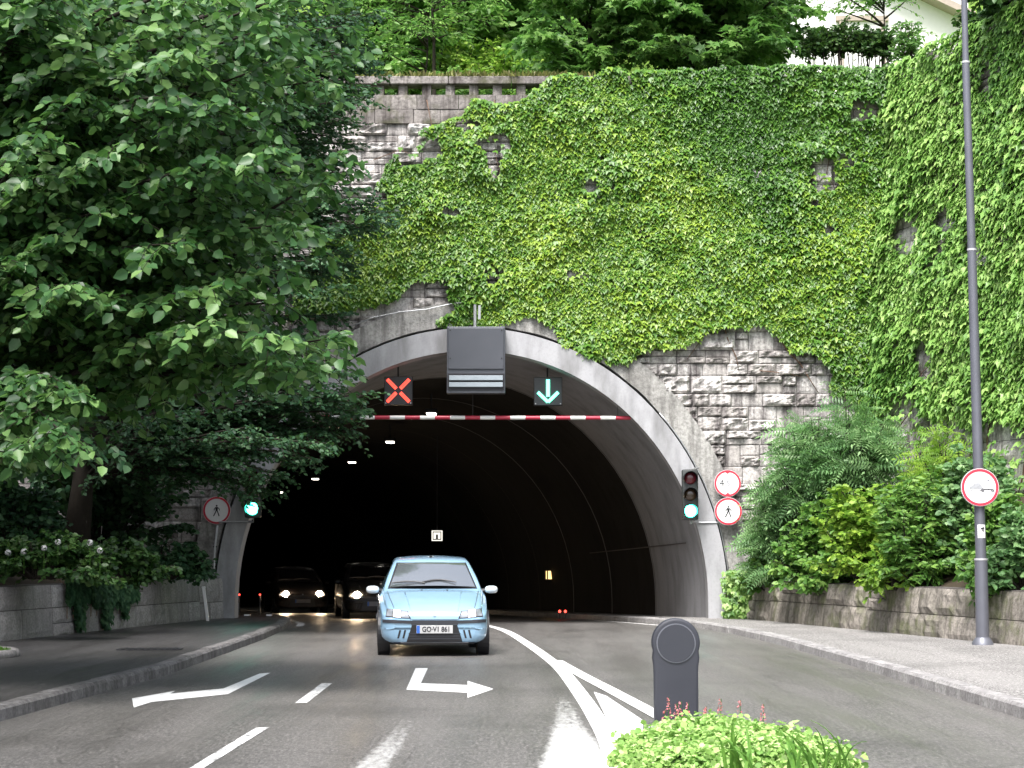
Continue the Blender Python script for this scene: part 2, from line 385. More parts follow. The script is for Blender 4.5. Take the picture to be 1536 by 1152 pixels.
def bez(a, b, c, t): return a*((1-t)**2)+b*(2*t*(1-t))+c*(t*t)
def grow(boughs, leafsize, spacing=.17, twig=(.35, .85), per=10, start=.35, droop=.25, wood=None, twigwood=True, lay=.55, woodscale=1, arch=.12):
    """boughs: (S,E) pairs. returns leaf arrays; adds limbs and twigs to wood (MB)."""
    POS = []; TIP = []; NRM = []; SZ = []; RD = []
    UP = np.array((0, 0, 1.0))
    for (S, E) in boughs:
        S = np.array(S); E = np.array(E); D = np.linalg.norm(E-S)
        if D < .05: continue
        Cc = S+(E-S)*.5+UP*arch*D+RNG.normal(0, .05*D, 3)
        if wood is not None:
            r0 = (.012+.010*D)*woodscale
            wood.tube([bez(S, Cc, E, t) for t in np.linspace(0, 1, 6)], [lerp(r0, .006*woodscale, t) for t in np.linspace(0, 1, 6)], 5, cap=False)
        hue = RNG.random()*.3-.15
        n = max(3, int(D*(1-start)/spacing))
        for i in range(n+1):
            t = start+(1-start)*(i+RNG.random()*.6)/(n+.6)
            p = bez(S, Cc, E, t); tg = 2*(1-t)*(Cc-S)+2*t*(E-Cc); tg /= np.linalg.norm(tg)+1e-9
            side = np.cross(tg, UP); ln = np.linalg.norm(side)
            side = side/ln if ln > .15 else np.array((math.cos(i*2.4), math.sin(i*2.4), 0))
            for sgn in (-1, 1):
                th = RNG.uniform(.45, 1.25)
                d = tg*math.cos(th)+side*sgn*math.sin(th)+UP*RNG.normal(0, .22)-UP*droop*.5
                if lay < .3: d = d+RNG.normal(0, .5, 3)
                d /= np.linalg.norm(d)
                L = RNG.uniform(*twig)*(1.15-.55*t)
                tt = np.linspace(.08, 1, per)
                pts = p+np.outer(tt*L, d)-np.outer(droop*L*tt*tt, UP)
                if twigwood and wood is not None:
                    e = pts[-1]; mid = pts[per//2]
                    wood.tube([p, mid, e], [.006*woodscale, .005*woodscale, .003], 3, cap=False)
                alt = np.where(np.arange(per) % 2 == 0, 1., -1.)[:, None]
                s2 = np.cross(d, UP); s2 /= np.linalg.norm(s2)+1e-9
                tip = d*.55+alt*s2*.8-UP*(droop*1.3)+RNG.normal(0, .28, (per, 3))
                nr = UP*lay+RNG.normal(0, .42, (per, 3))-np.array((0, .25, 0))
                POS.append(pts+RNG.normal(0, .012, (per, 3))); TIP.append(tip); NRM.append(nr)
                SZ.append(leafsize*RNG.uniform(.6, 1.2, per)); RD.append(np.clip(RNG.random(per)+hue, 0, 1))
    return np.concatenate(POS), np.concatenate(TIP), np.concatenate(NRM), np.concatenate(SZ), np.concatenate(RD)

def inpoly(x, y, poly):
    c = False; j = len(poly)-1
    for i in range(len(poly)):
        a, b = poly[i]; p, q = poly[j]
        if (b > y) != (q > y) and x < (p-a)*(y-b)/(q-b+1e-12)+a: c = not c
        j = i
    return c
def poly_points(poly, n, Yr, bias=None):
    xs = [p[0] for p in poly]; ys = [p[1] for p in poly]; out = []
    while len(out) < n:
        x = random.uniform(min(xs), max(xs)); y = random.uniform(min(ys), max(ys))
        if inpoly(x, y, poly):
            out.append(P(x, y, random.uniform(*Yr)))
    return out

def tree(name, label, base, top, ends, kind, leafsize, mat, r0=.16, zmin=1.5, group=None, trunk_mat=None, **kw):
    base = Vector(base); top = Vector(top)
    root = thing(name, label, 'tree', base, 0, group)
    w = MB()
    k = 9; path = []
    for i in range(k):
        t = i/(k-1); path.append(base.lerp(top, t)+Vector((mnoise.noise((t*3, base.x, 1)), mnoise.noise((t*3, base.y, 5)), 0))*.18*t)
    w.tube(path, [r0*(1.25 if i == 0 else 1)*(1-.75*i/(k-1)) for i in range(k)], 10)
    H = top.z-base.z; boughs = []
    for e in ends:
        dh = math.hypot(e.x-base.x, e.y-base.y)
        t = (e.z-.25*dh-base.z)/H; t = min(.98, max(zmin/H, t))
        i = min(k-2, int(t*(k-1))); S = path[i].lerp(path[i+1], t*(k-1)-i)
        boughs.append((S, e))
    a = grow(boughs, leafsize, wood=w, **kw)
    w.build('trunk', trunk_mat or M['bark'], root, smooth=True)
    leaf_object('crown', kind, a[0], a[1], a[2], a[3], mat, root, a[4])
    return root
def shrub(name, label, base, rad, n, kind, leafsize, mat, cat='shrub', group=None, lay=.4, flat=False, **kw):
    base = Vector(base); root = thing(name, label, cat, base, 0, group); w = MB(); B = []
    for i in range(n):
        a = random.uniform(0, 2*math.pi); h = random.random()**.6
        rr = math.sqrt(max(0, 1-(h*.95)**2))*random.uniform(.55, 1)
        e = base+Vector((math.cos(a)*rad[0]*rr, math.sin(a)*rad[1]*rr, rad[2]*h*random.uniform(.8, 1.08)))
        s = base+Vector((math.cos(a)*.12*rad[0], math.sin(a)*.12*rad[1], 0)); B.append((s, e))
    a = grow(B, leafsize, wood=w, lay=lay, **kw)
    w.build('stems', M['bark'], root, smooth=True)
    leaf_object('foliage', kind, a[0], a[1], a[2], a[3], mat, root, a[4])
    return root
# ================================================================== THE SETTING
def sheet(name, rows, mat, kind='structure', parent=None, z=None):
    """rows: list of lists of points -> quad grid"""
    b = MB(); n = len(rows[0])
    for r in rows: b.v += [tuple(p) for p in r]
    for i in range(len(rows)-1):
        for k in range(n-1):
            b.f.append((i*n+k, i*n+k+1, (i+1)*n+k+1, (i+1)*n+k)); b.m.append(0)
    o = b.build(name, mat, parent, smooth=True)
    if kind: o['kind'] = kind
    return o
KR = [(-12, 4.75), (18, 4.65), (26, 4.58), (33, 4.42), (37.5, 4.15), (40, 3.85), (42, 3.45), (43.5, 3.02)]
KL = [(-12, -5.0), (18, -4.6), (25, -4.27), (35, -4.35), (40, -4.5), (43.5, -4.78)]
def kr(Y): return interp(KR, Y) if Y < 43.5 else xc(Y)+3.93
def kl(Y): return interp(KL, Y) if Y < 43.5 else xc(Y)-3.87
YS = [-12, -4, 4, 10, 14, 16, 18, 20, 22, 24, 26, 28, 30, 32, 34, 36, 37.5, 39, 40, 41, 42, 43, 44, 46, 48, 51, 54, 58, 62, 66, 70, 75, 80, 86, 92, 98, 105, 112, 120, 130, 140, 150]
# ground: one sheet in front of the portal, far to the sides and behind the viewer; the hill stands behind the wall
gx = [-260, -120, -60, -30, -15, 15, 30, 60, 120, 260]
sheet('ground', [[(x, y, -.03) for x in gx] for y in (-260, -120, -60, -20, 10, 30, YP+.3)], M['earth'])
def hill_z(x, y):
    return 11.15+max(0, y-YP-1.2)*.22+max(0, y-58)*.45+.35*mnoise.noise((x*.12, y*.12, 3))*min(1, max(0, (y-YP-1)/4))
hx = [-240, -120, -60, -40, -25, -15, -10, -6, -3, 0, 3, 6, 9, 12, 16, 25, 40, 60, 120, 240]
hyy = [YP+.9, YP+2, YP+4, YP+6, YP+9, YP+13, YP+18, YP+25, YP+40, YP+80, YP+200]
sheet('hillside', [[(x, y, hill_z(x, y) if y < 110 else hill_z(x, 110)) for x in hx] for y in hyy], M['hill_grass'])
# road
road = sheet('road', [[(lerp(kl(y)-.05, kr(y)+.05, t), y, zr(y)+.0) for t in np.linspace(0, 1, 9)] for y in YS], M['asphalt'])
def on(px, py, dz=.004):
    g = G(px, py)
    if g.y > YP-2:                      # below the lip of the tunnel the road falls away
        d = ray(px, py); lo, hi = 20.0, 120.0
        for _ in range(50):
            m = (lo+hi)/2
            if CAMZ+d.z*m/d.y > zr(m): lo = m
            else: hi = m
        return Vector((d.x*lo/d.y, lo, zr(lo)+dz))
    return Vector((g.x, g.y, dz))
def zoomA(p): return (p[0]/2.88, 752+p[1]/2.88)
def zoomB(p): return (500+p[0]/2.88, 752+p[1]/2.88)
def marking(name, polys, mat, dz=.004):
    b = MB()
    for poly in polys: b.face([on(*q, dz) for q in poly])
    return b.build(name, mat, road)
def line_marking(name, path, w, mat, dz=.004):
    b = MB(); pts = [Vector(p) for p in path]; L = []; Rr = []
    for i, p in enumerate(pts):
        t = (pts[min(i+1, len(pts)-1)]-pts[max(i-1, 0)]); t.z = 0; t.normalize(); n = Vector((-t.y, t.x, 0))*w/2
        L.append((p.x+n.x, p.y+n.y, zr(p.y)+dz)); Rr.append((p.x-n.x, p.y-n.y, zr(p.y)+dz))
    for i in range(len(pts)-1): b.face([L[i], Rr[i], Rr[i+1], L[i+1]])
    return b.build(name, mat, road)
marking('turn_arrow', [[zoomA(p) for p in ((1168, 742), (1122, 745), (965, 810), (985, 834))], [zoomA(p) for p in ((965, 810), (735, 832), (655, 868), (985, 834))],
        [zoomA(p) for p in ((735, 832), (758, 820), (570, 853), (578, 892), (655, 868))]], M['paint'])
marking('turn_arrow', [[zoomB(p) for p in ((355, 722), (408, 722), (378, 787), (315, 815))], [zoomB(p) for p in ((378, 787), (582, 795), (578, 828), (315, 815))],
        [zoomB(p) for p in ((580, 777), (692, 812), (580, 850))]], M['paint'])
marking('lane_dash', [[zoomA(p) for p in ((1390, 787), (1435, 787), (1325, 872), (1275, 872))]], M['paint_worn'])
marking('lane_dash', [[zoomA(p) for p in ((1105, 980), (1162, 978), (850, 1172), (790, 1172))]], M['paint_worn'])
def smooth_path(pts, n=6):
    out = []
    P0 = [Vector(p) for p in pts]; P0 = [P0[0]*2-P0[1]]+P0+[P0[-1]*2-P0[-2]]
    for i in range(1, len(P0)-2):
        for k in range(n):
            t = k/n; a, b, c, d = P0[i-1:i+3]
            out.append(.5*((2*b)+(c-a)*t+(2*a-5*b+4*c-d)*t*t+(3*b-a-3*c+d)*t**3))
    out.append(P0[-2]); return out
line_marking('boundary_line', smooth_path([on(*zoomB(p)) for p in ((640, 533), (700, 546), (760, 568), (845, 620), (940, 688), (1000, 745), (1085, 858), (1150, 962), (1195, 1050), (1222, 1152), (1250, 1290))]), .17, M['paint'])
line_marking('boundary_line', smooth_path([on(*zoomB(p)) for p in ((965, 690), (1020, 722), (1100, 766), (1200, 818), (1300, 872), (1400, 926), (1470, 966))]), .17, M['paint'], .008)
marking('island_paint', [[zoomB(p) for p in ((1125, 825), (1178, 842), (1340, 950), (1190, 960))], [zoomB(p) for p in ((1190, 960), (1340, 950), (1330, 1060), (1250, 1060))]], M['paint'], .006)
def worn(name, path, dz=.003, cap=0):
    """strip of worn paint or of painted-in road glare: (left px, right px, strength) rows; fades out towards its rim"""
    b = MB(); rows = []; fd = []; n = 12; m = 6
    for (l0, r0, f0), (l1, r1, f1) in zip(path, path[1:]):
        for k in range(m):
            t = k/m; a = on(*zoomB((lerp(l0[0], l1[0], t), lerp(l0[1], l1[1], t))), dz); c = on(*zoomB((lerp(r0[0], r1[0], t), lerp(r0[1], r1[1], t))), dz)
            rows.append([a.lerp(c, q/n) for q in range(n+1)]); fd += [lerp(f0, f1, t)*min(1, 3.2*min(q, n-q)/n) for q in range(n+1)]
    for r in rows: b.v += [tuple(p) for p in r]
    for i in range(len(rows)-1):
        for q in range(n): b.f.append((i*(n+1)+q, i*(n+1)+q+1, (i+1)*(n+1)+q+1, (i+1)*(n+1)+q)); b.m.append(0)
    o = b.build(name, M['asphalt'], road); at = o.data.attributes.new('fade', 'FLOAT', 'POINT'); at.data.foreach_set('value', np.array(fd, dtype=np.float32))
worn('worn_paint_and_glare_patch', [((955, 770), (1000, 760), 0), ((930, 850), (1075, 880), .42), ((890, 960), (1150, 985), .55), ((865, 1060), (1215, 1060), .85), ((830, 1150), (1260, 1150), 1.1), ((800, 1250), (1300, 1250), 1.1)])
worn('worn_paint_and_glare_patch', [((300, 850), (400, 850), 0), ((240, 960), (390, 960), .36), ((120, 1070), (350, 1070), .5), ((10, 1160), (290, 1160), .55), ((-100, 1260), (200, 1260), .5)])  # glare of the wet road, painted as a pale patch in the asphalt colour
line_marking('edge_line', [(kr(y)-.28, y, 0) for y in np.linspace(41.5, 110, 40)], .15, M['paint_worn'])
line_marking('edge_line', [(kl(y)+.24, y, 0) for y in np.linspace(41.5, 110, 40)], .15, M['paint_worn'])
# pavements with kerbs
def wall_r(Y): return interp([(-12, 15.5), (20, 9.55), (29.6, 7.65), (36, 6.3), (41, 5.2), (42.4, 4.9), (43.2, 4.6)], Y)
def wall_l(Y): return interp([(-12, -11), (24, -9.2), (31.4, -8.0), (37, -7.15), (41.4, -6.42), (43.2, -6.0)], Y)
YO = [y for y in YS if y <= 42]+[43, 43.45]
YT = [43.45]+[y for y in YS if y > 43.45]
KH = .13
def pavement(name, kf, wf, s, mat):
    rows = [[(kf(y)+s*.17, y, KH-.005), (lerp(kf(y)+s*.17, wf(y)+s*.3, .5), y, KH-.003), (wf(y)+s*.3, y, KH)] for y in YO]
    rows += [[(kf(y)+s*.17, y, zr(y)+KH-.005), (xc(y)+s*(4.5), y, zr(y)+KH-.003), (xc(y)+s*5.3, y, zr(y)+KH)] for y in YT[1:]]
    o = sheet(name, rows, mat)
    b = MB()
    pts = [y for y in np.arange(-12, 150, 1.0)]
    for a, c in zip(pts, pts[1:]):
        c2 = c-.012
        m = [(kf(y), kf(y)+s*.18, zr(y), y) for y in (a, (a+c2)/2, c2)]
        jx = random.uniform(-.006, .006); jz = random.uniform(-.006, .006)
        for (x0, x1, z0, y0), (X0, X1, Z0, y1) in zip(m, m[1:]):
            e = s*.03
            pr = lambda xa, xb, zz, y: [(xa+jx-s*.01, y, zz-.03), (xa+jx, y, zz+KH-.03), (xa+jx+e, y, zz+KH+jz), (xb+jx, y, zz+KH+jz), (xb+jx, y, zz-.03)]
            p0, p1 = pr(x0, x1, z0, y0), pr(X0, X1, Z0, y1)
            for i in range(4): b.face([p0[i], p0[i+1], p1[i+1], p1[i]])
        b.face(pr(*m[0])); b.face(pr(*m[-1])[::-1])
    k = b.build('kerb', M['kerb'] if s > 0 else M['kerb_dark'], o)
    rv = k.data.attributes.new('rnd', 'FLOAT', 'POINT'); rv.data.foreach_set('value', RNG.random(len(k.data.vertices)).astype(np.float32))
    return o
pav_r = pavement('pavement', kr, wall_r, 1, M['asphalt_walk'])
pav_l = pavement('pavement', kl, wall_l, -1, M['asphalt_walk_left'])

# ------------------------------------------------------------------ stonework
def ashlar(b, O, U, V, Nn, u0, u1, v0, v1, rows=(.24, .42), cols=(.34, .85), rough=.055, keep=None, clamp=None, flat=.3, gap=.012, rn=None, nx=5, nz=4, depth=.16, split=.22):
    """rock-faced blocks on the plane O + u U + v V, front along Nn; returns nothing, appends to b; rn collects one value per vertex"""
    v = v0
    def block(a, c, d, e):
        if keep and not keep((a+c)/2, (d+e)/2): return
        amp = 0 if random.random() < flat else rough*random.uniform(.5, 1.25)
        pr = random.uniform(0, .02)+(0.0 if amp == 0 else .01); sd = random.uniform(0, 90); val = random.random()
        base = len(b.v); a += gap/2; c -= gap/2; d += gap/2; e -= gap/2
        for j in range(nz+1):
            for i in range(nx+1):
                s, t = i/nx, j/nz; uu = lerp(a, c, s); vv = lerp(d, e, t)
                if clamp: uu, vv = clamp(uu, vv)
                ed = min(s, 1-s, t, 1-t)
                h = pr+(.0 if ed == 0 else amp*(.45+1.5*abs(mnoise.noise((uu*3.1+sd, vv*4.3, sd)))+.9*mnoise.noise((uu*7, vv*7+sd, 2))+.6*mnoise.noise((uu*17, vv*17+sd, 2))))
                if ed == 0: h -= .012
                b.v.append(tuple(O+U*uu+V*vv+Nn*h)); rn.append(val)
        for j in range(nz):
            for i in range(nx):
                q = base+j*(nx+1)+i; b.f.append((q, q+1, q+nx+2, q+nx+1)); b.m.append(0)
        ring = [base+i for i in range(nx+1)]+[base+j*(nx+1)+nx for j in range(1, nz+1)]+[base+nz*(nx+1)+i for i in range(nx-1, -1, -1)]+[base+j*(nx+1) for j in range(nz-1, 0, -1)]
        bb = len(b.v)
        for q in ring: b.v.append(tuple(Vector(b.v[q])-Nn*depth)); rn.append(val)
        m = len(ring)
        for i in range(m):
            j = (i+1) % m; b.f.append((ring[i], bb+i, bb+j, ring[j])); b.m.append(0)
    while v < v1-.05:
        h = min(random.uniform(*rows), v1-v)
        if v1-v-h < .12: h = v1-v
        u = u0-random.uniform(0, .3)
        while u < u1-.02:
            w = random.uniform(*cols); a, c = max(u, u0), min(u+w, u1)
            if c-a > .08:
                if random.random() < split and h > .28: m = v+h*random.uniform(.4, .6); block(a, c, v, m); block(a, c, m, v+h)
                else: block(a, c, v, v+h)
            u += w
        v += h
def stone_obj(b, rn, name, mat, parent=None, kind=None):
    o = MB.build(b, name, mat, parent)
    at = o.data.attributes.new('rnd', 'FLOAT', 'POINT'); at.data.foreach_set('value', np.array(rn, dtype=np.float32)); return o
# ellipses of the portal (centre x, z)
ECX, ECZ = xc(YP), .47
def ell(a, bb, n=64, foot=-.25, inward=0.0):
    pts = [(ECX+a-inward, foot)]
    for i in range(n+1):
        t = math.pi*i/n; pts.append((ECX+a*math.cos(t), ECZ+bb*math.sin(t)))
    pts.append((ECX-a+inward, foot)); return pts
def inell(x, z, a, bb): return abs(x-ECX) < a if z < ECZ else ((x-ECX)/a)**2+((z-ECZ)/bb)**2 < 1
def push(x, z, a=5.75, bb=6.17):
    if not inell(x, z, a, bb): return x, z
    if z < ECZ: return (ECX+a if x > ECX else ECX-a), z
    k = math.sqrt(((x-ECX)/a)**2+((z-ECZ)/bb)**2)
    return (ECX+(x-ECX)/k, ECZ+(z-ECZ)/k) if k > .2 else (x, z)
WX0, WX1, WTOP = -17.0, 8.3, 10.85
pw = thing('stone_wall', 'tall rough stone wall over the tunnel mouth, half hidden by climbing ivy', 'wall', (0, YP, 0))
b = MB(); rn = []
O, U, V, Nn = Vector((0, YP, 0)), Vector((1, 0, 0)), Vector((0, 0, 1)), Vector((0, -1, 0))
def keep_wall(u, v): return not inell(u, v, 5.6, 6.0)
ashlar(b, O, U, V, Nn, WX0, WX1, -.1, WTOP, keep=keep_wall, clamp=push, rn=rn, flat=.4, rough=.075, rows=(.26, .52), cols=(.28, .78), split=.5, nx=9, nz=7)
stone_obj(b, rn, 'masonry', M['stone'], pw)
# backing behind the joints: a slab with the arch cut out
b = MB(); ap = ell(5.7, 6.1)
xs = [p[0] for p in ap]
top = WTOP+.1
pts = ap[::-1]
for y, sgn in ((YP+.03, 1), (YP+.6, -1)):
    for i in range(len(pts)-1):
        a, c = pts[i], pts[i+1]
        b.face([(a[0], y, a[1]), (c[0], y, c[1]), (c[0], y, top), (a[0], y, top)])
    b.face([(WX0, y, -.3), (pts[0][0], y, -.3), (pts[0][0], y, top), (WX0, y, top)])
    b.face([(pts[-1][0], y, -.3), (WX1+.4, y, -.3), (WX1+.4, y, top), (pts[-1][0], y, top)])
b.face([(WX0, YP+.03, top), (WX1+.4, YP+.03, top), (WX1+.4, YP+.6, top), (WX0, YP+.6, top)])
b.build('mortar_bed', M['mortar'], pw)
# dressed courses and balustrade parapet along the top
b = MB(); rn = []
ashlar(b, Vector((0, YP-.06, 0)), U, V, Nn, WX0, WX1, WTOP-.02, WTOP+.62, rows=(.31, .32), cols=(.55, .95), rough=.008, flat=.8, rn=rn, nx=2, nz=2, depth=.3, split=0)
stone_obj(b, rn, 'dressed_course', M['stone_dressed'], pw)
par = None
b = MB(); rn = []
x = WX0
while x < WX1:
    c = x+random.uniform(1.1, 1.5)
    n0 = len(b.v); b.box(((x+c)/2, YP+.12, WTOP+.93), (c-x-.012, .52, .17), bev=.015); rn += [random.random()]*(len(b.v)-n0); x = c
stone_obj(b, rn, 'coping', M['stone_dressed'], pw)
x = WX0+.2
while x < WX1:
    b = MB(); b.box((x, YP+.13, WTOP+.72), (.2, .34, .25), bev=.01)
    stone_obj(b, [random.random()]*len(b.v), 'baluster', M['stone_dressed'], pw); x += .515
# tunnel: surround, collar, lining
tun = thing('tunnel', 'dark concrete road tunnel running into the hill behind a smooth grey arch', 'tunnel', (ECX, YP, 0))
def annulus(name, A0, B0, A1, B1, y0, y1, mat, foot=-.25, smooth=True, rough=0):
    b = MB(); pi, po = ell(A0, B0, 72, foot), ell(A1, B1, 72, foot)
    def w(p, y, i):
        d = rough*mnoise.noise((p[0]*2.3, p[1]*2.3, 4)); return (p[0]+d, y+d, p[1]+d)
    for i in range(len(pi)-1):
        a, c, d, e = pi[i], pi[i+1], po[i+1], po[i]
        m0 = ((a[0]+e[0])/2, (a[1]+e[1])/2); m1 = ((c[0]+d[0])/2, (c[1]+d[1])/2)
        b.face([w(a, y0, i), w(c, y0, i), w(m1, y0, i), w(m0, y0, i)]); b.face([w(m0, y0, i), w(m1, y0, i), w(d, y0, i), w(e, y0, i)])
        b.face([w(a, y1, i), w(c, y1, i), w(c, y0, i), w(a, y0, i)]); b.face([w(e, y0, i), w(d, y0, i), w(d, y1, i), w(e, y1, i)])
    o = b.build(name, mat, tun, smooth=smooth, auto=35)
    at = o.data.attributes.new('rnd', 'FLOAT', 'POINT'); at.data.foreach_set('value', np.full(len(o.data.vertices), .5, dtype=np.float32)); return o
annulus('arch_surround', 5.52, 5.93, 6.0, 6.43, YP-.13, YP+.4, M['arch'], rough=.02)
annulus('collar', 5.03, 5.36, 5.45, 5.86, YP-.3, YP+.3, M['collar'])
annulus('shadow_gap', 5.40, 5.8, 5.6, 6.0, YP+.1, YP+.5, M['black'])
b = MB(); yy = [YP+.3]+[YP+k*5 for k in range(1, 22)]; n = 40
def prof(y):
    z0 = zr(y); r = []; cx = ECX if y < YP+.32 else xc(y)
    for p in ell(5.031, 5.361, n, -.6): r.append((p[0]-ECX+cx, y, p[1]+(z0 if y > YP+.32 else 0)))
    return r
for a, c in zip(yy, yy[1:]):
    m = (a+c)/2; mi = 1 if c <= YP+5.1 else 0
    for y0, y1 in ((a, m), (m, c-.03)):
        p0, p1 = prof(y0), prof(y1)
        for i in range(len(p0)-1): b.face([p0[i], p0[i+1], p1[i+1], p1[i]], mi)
b.build('lining', [M['lining'], M['lining_daylit']], tun, smooth=True)
for y in yy[1:4]:                                   # ring joints
    b = MB(); p0 = prof(y-.04); p1 = prof(y+.03)
    for i in range(len(p0)-1):
        q = [Vector(p0[i]), Vector(p0[i+1]), Vector(p1[i+1]), Vector(p1[i])]
        cc = Vector((xc(y), y, ECZ+zr(y)))
        b.face([k+(cc-k).normalized()*.012 for k in q])
    b.build('ring_joint', M['lining_daylit'], tun)
b = MB(); zj = 1.75; b.tube([(ECX+5.0*math.sqrt(1-((zj-ECZ)/5.36)**2)+(xc(y)-ECX), y, zj-.02*(y-YP)) for y in np.linspace(YP+1.2, YP+12, 10)], .014, 5); b.build('panel_joint', M['mortar'], tun)
b = MB(); pr = prof(yy[-1]); b.face(pr); b.build('end_shadow', M['black'], tun)
# outside of the tube so that no daylight leaks in
b = MB()
for a, c in zip(yy, yy[1:]):
    e0 = [(p[0]-ECX+xc(a), a, p[1]+zr(a)) for p in ell(5.4, 5.8, 20, -.6)]; e1 = [(p[0]-ECX+xc(c), c, p[1]+zr(c)) for p in ell(5.4, 5.8, 20, -.6)]
    for i in range(len(e0)-1): b.face([e0[i], e0[i+1], e1[i+1], e1[i]])
b.build('outer_shell', M['mortar'], tun, smooth=True)

# right retaining wall (tall, battered) and planter walls
def wall_line(x0, y0, x1, y1):
    d = Vector((x1-x0, y1-y0, 0)); L = d.length; d.normalize(); return d, L
rw = thing('retaining_wall', 'tall leaning stone retaining wall right of the tunnel, covered in ivy', 'wall', (7.3, YP, 0))
RW0 = Vector((7.25, YP+.05, 0)); RW1 = Vector((15.2, 18.0, 0))
rd, rl = wall_line(RW0.x, RW0.y, RW1.x, RW1.y)
rnm = Vector((rd.y, -rd.x, 0)); rnm = rnm if rnm.x < 0 else -rnm
rv = (Vector((0, 0, 1))-rnm*.085).normalized(); rnn = rd.cross(rv); rnn = rnn if rnn.x < 0 else -rnn
b = MB(); rn = []
ashlar(b, RW0, rd, rv, rnn, 0, rl, 0, 12.0, rn=rn, flat=.3, rough=.06, rows=(.3, .5), cols=(.5, 1.0), nx=4, nz=3)
stone_obj(b, rn, 'masonry', M['stone'], rw)
b = MB(); q = [RW0-rnn*.03, RW0+rd*rl-rnn*.03, RW0+rd*rl+rv*12.1-rnn*.03, RW0+rv*12.1-rnn*.03]
b.face(q); b.face([p-rnm*.8 for p in q][::-1])
for i in range(4): b.face([q[i], q[(i+1) % 4], q[(i+1) % 4]-rnm*.8, q[i]-rnm*.8])
b.build('mortar_bed', M['mortar'], rw)
# land behind the retaining wall, level with its top
sheet('terrace', [[RW0+rd*u+rv*12.0-rnm*o+Vector((0, 0, .05*o)) for o in (.3, 3, 8, 20, 60)] for u in np.linspace(-1, rl+3, 8)], M['earth'])

def planter(name, label, wf, ys, s, mat, ht, bank, lean, rows, cols, rough=.03):
    root = thing(name, label, 'wall', (wf(ys[0]), ys[0], 0)); b = MB(); rn = []
    pts = [Vector((wf(y), y, KH-.03)) for y in ys]
    for p, q in zip(pts, pts[1:]):
        d = q-p; L = d.length; d = d.normalized(); nn = Vector((d.y, -d.x, 0)); nn = nn if nn.x*s < 0 else -nn
        v = (Vector((0, 0, 1))-nn*lean).normalized(); n2 = d.cross(v); n2 = n2 if n2.x*s < 0 else -n2
        ashlar(b, p, d, v, n2, 0, L, 0, ht, rows=rows, cols=cols, rough=rough, rn=rn, flat=.35, nx=5, nz=4, depth=.3, split=.1)
    stone_obj(b, rn, 'masonry', mat, root)
    b = MB()
    for p, q in zip(pts, pts[1:]):
        o = Vector((s*.04, 0, 0)); o2 = Vector((s*.45, 0, 0)); t = Vector((s*lean*ht, 0, ht))
        b.face([p+o, q+o, q+o+t, p+o+t]); b.face([p+o+t, q+o+t, q+o2+t, p+o2+t]); b.face([p+o2, q+o2, q+o2+t, p+o2+t])
    b.build('mortar_bed', M['mortar'], root); return root
planter('planter_wall', 'low mossy stained stone planter wall along the right pavement', wall_r, [12, 20, 29.6, 36, 41, 42.4, 42.85], 1, M['stone_low'], .84, 0, .16, (.36, .46), (.6, 1.4))
planter('planter_wall', 'low pale block planter wall along the left pavement', wall_l, [18, 24, 31.4, 37, 41.4, 42.85], -1, M['stone_pale'], .88, 0, .06, (.28, .5), (.5, 1.3), .02)
def rwx(Y): return RW0.x+(RW0.y-Y)*(RW1.x-RW0.x)/(RW0.y-RW1.y)
sheet('soil_bank', [[(lerp(wall_r(y)+.2, rwx(y)+.3, t), y, .80+1.9*t**1.2+.12*mnoise.noise((y, t*3, 0))) for t in (0, .25, .5, .75, 1)] for y in (12, 18, 24, 28, 31, 34, 37, 40, 42.9)], M['soil'])
sheet('soil_bank', [[(lerp(wall_l(y)-.12, -16, t), y, .86+2.2*t+.15*mnoise.noise((y, t*3, 0))) for t in (0, .15, .35, .65, 1)] for y in (18, 24, 28, 31, 34, 37, 40, 42.9)], M['soil'])
# ================================================================== THINGS
def text_mesh(s, size, ext=.0006, bold=0):
    cu = bpy.data.curves.new('lettering', 'FONT'); cu.body = s; cu.size = size; cu.align_x = 'CENTER'; cu.align_y = 'CENTER'; cu.extrude = ext; cu.offset = bold
    o = bpy.data.objects.new('lettering', cu); COL.objects.link(o); dg = bpy.context.evaluated_depsgraph_get(); dg.update()
    me = bpy.data.meshes.new_from_object(o.evaluated_get(dg)); bpy.data.objects.remove(o); bpy.data.curves.remove(cu)
    return me
def lettering(s, size, at, parent, mat, sx=1.0, name='lettering', bold=0):
    me = text_mesh(s, size, .0006, bold)
    for v in me.vertices: x, y, z = v.co; v.co = (at[0]+x*sx, at[1]-z, at[2]+y)
    me.materials.clear(); me.materials.append(mat); o = bpy.data.objects.new(name, me); return put(o, parent)
def local(b, name, mat, parent, **k): return b.build(name, mat, parent, world=False, **k)

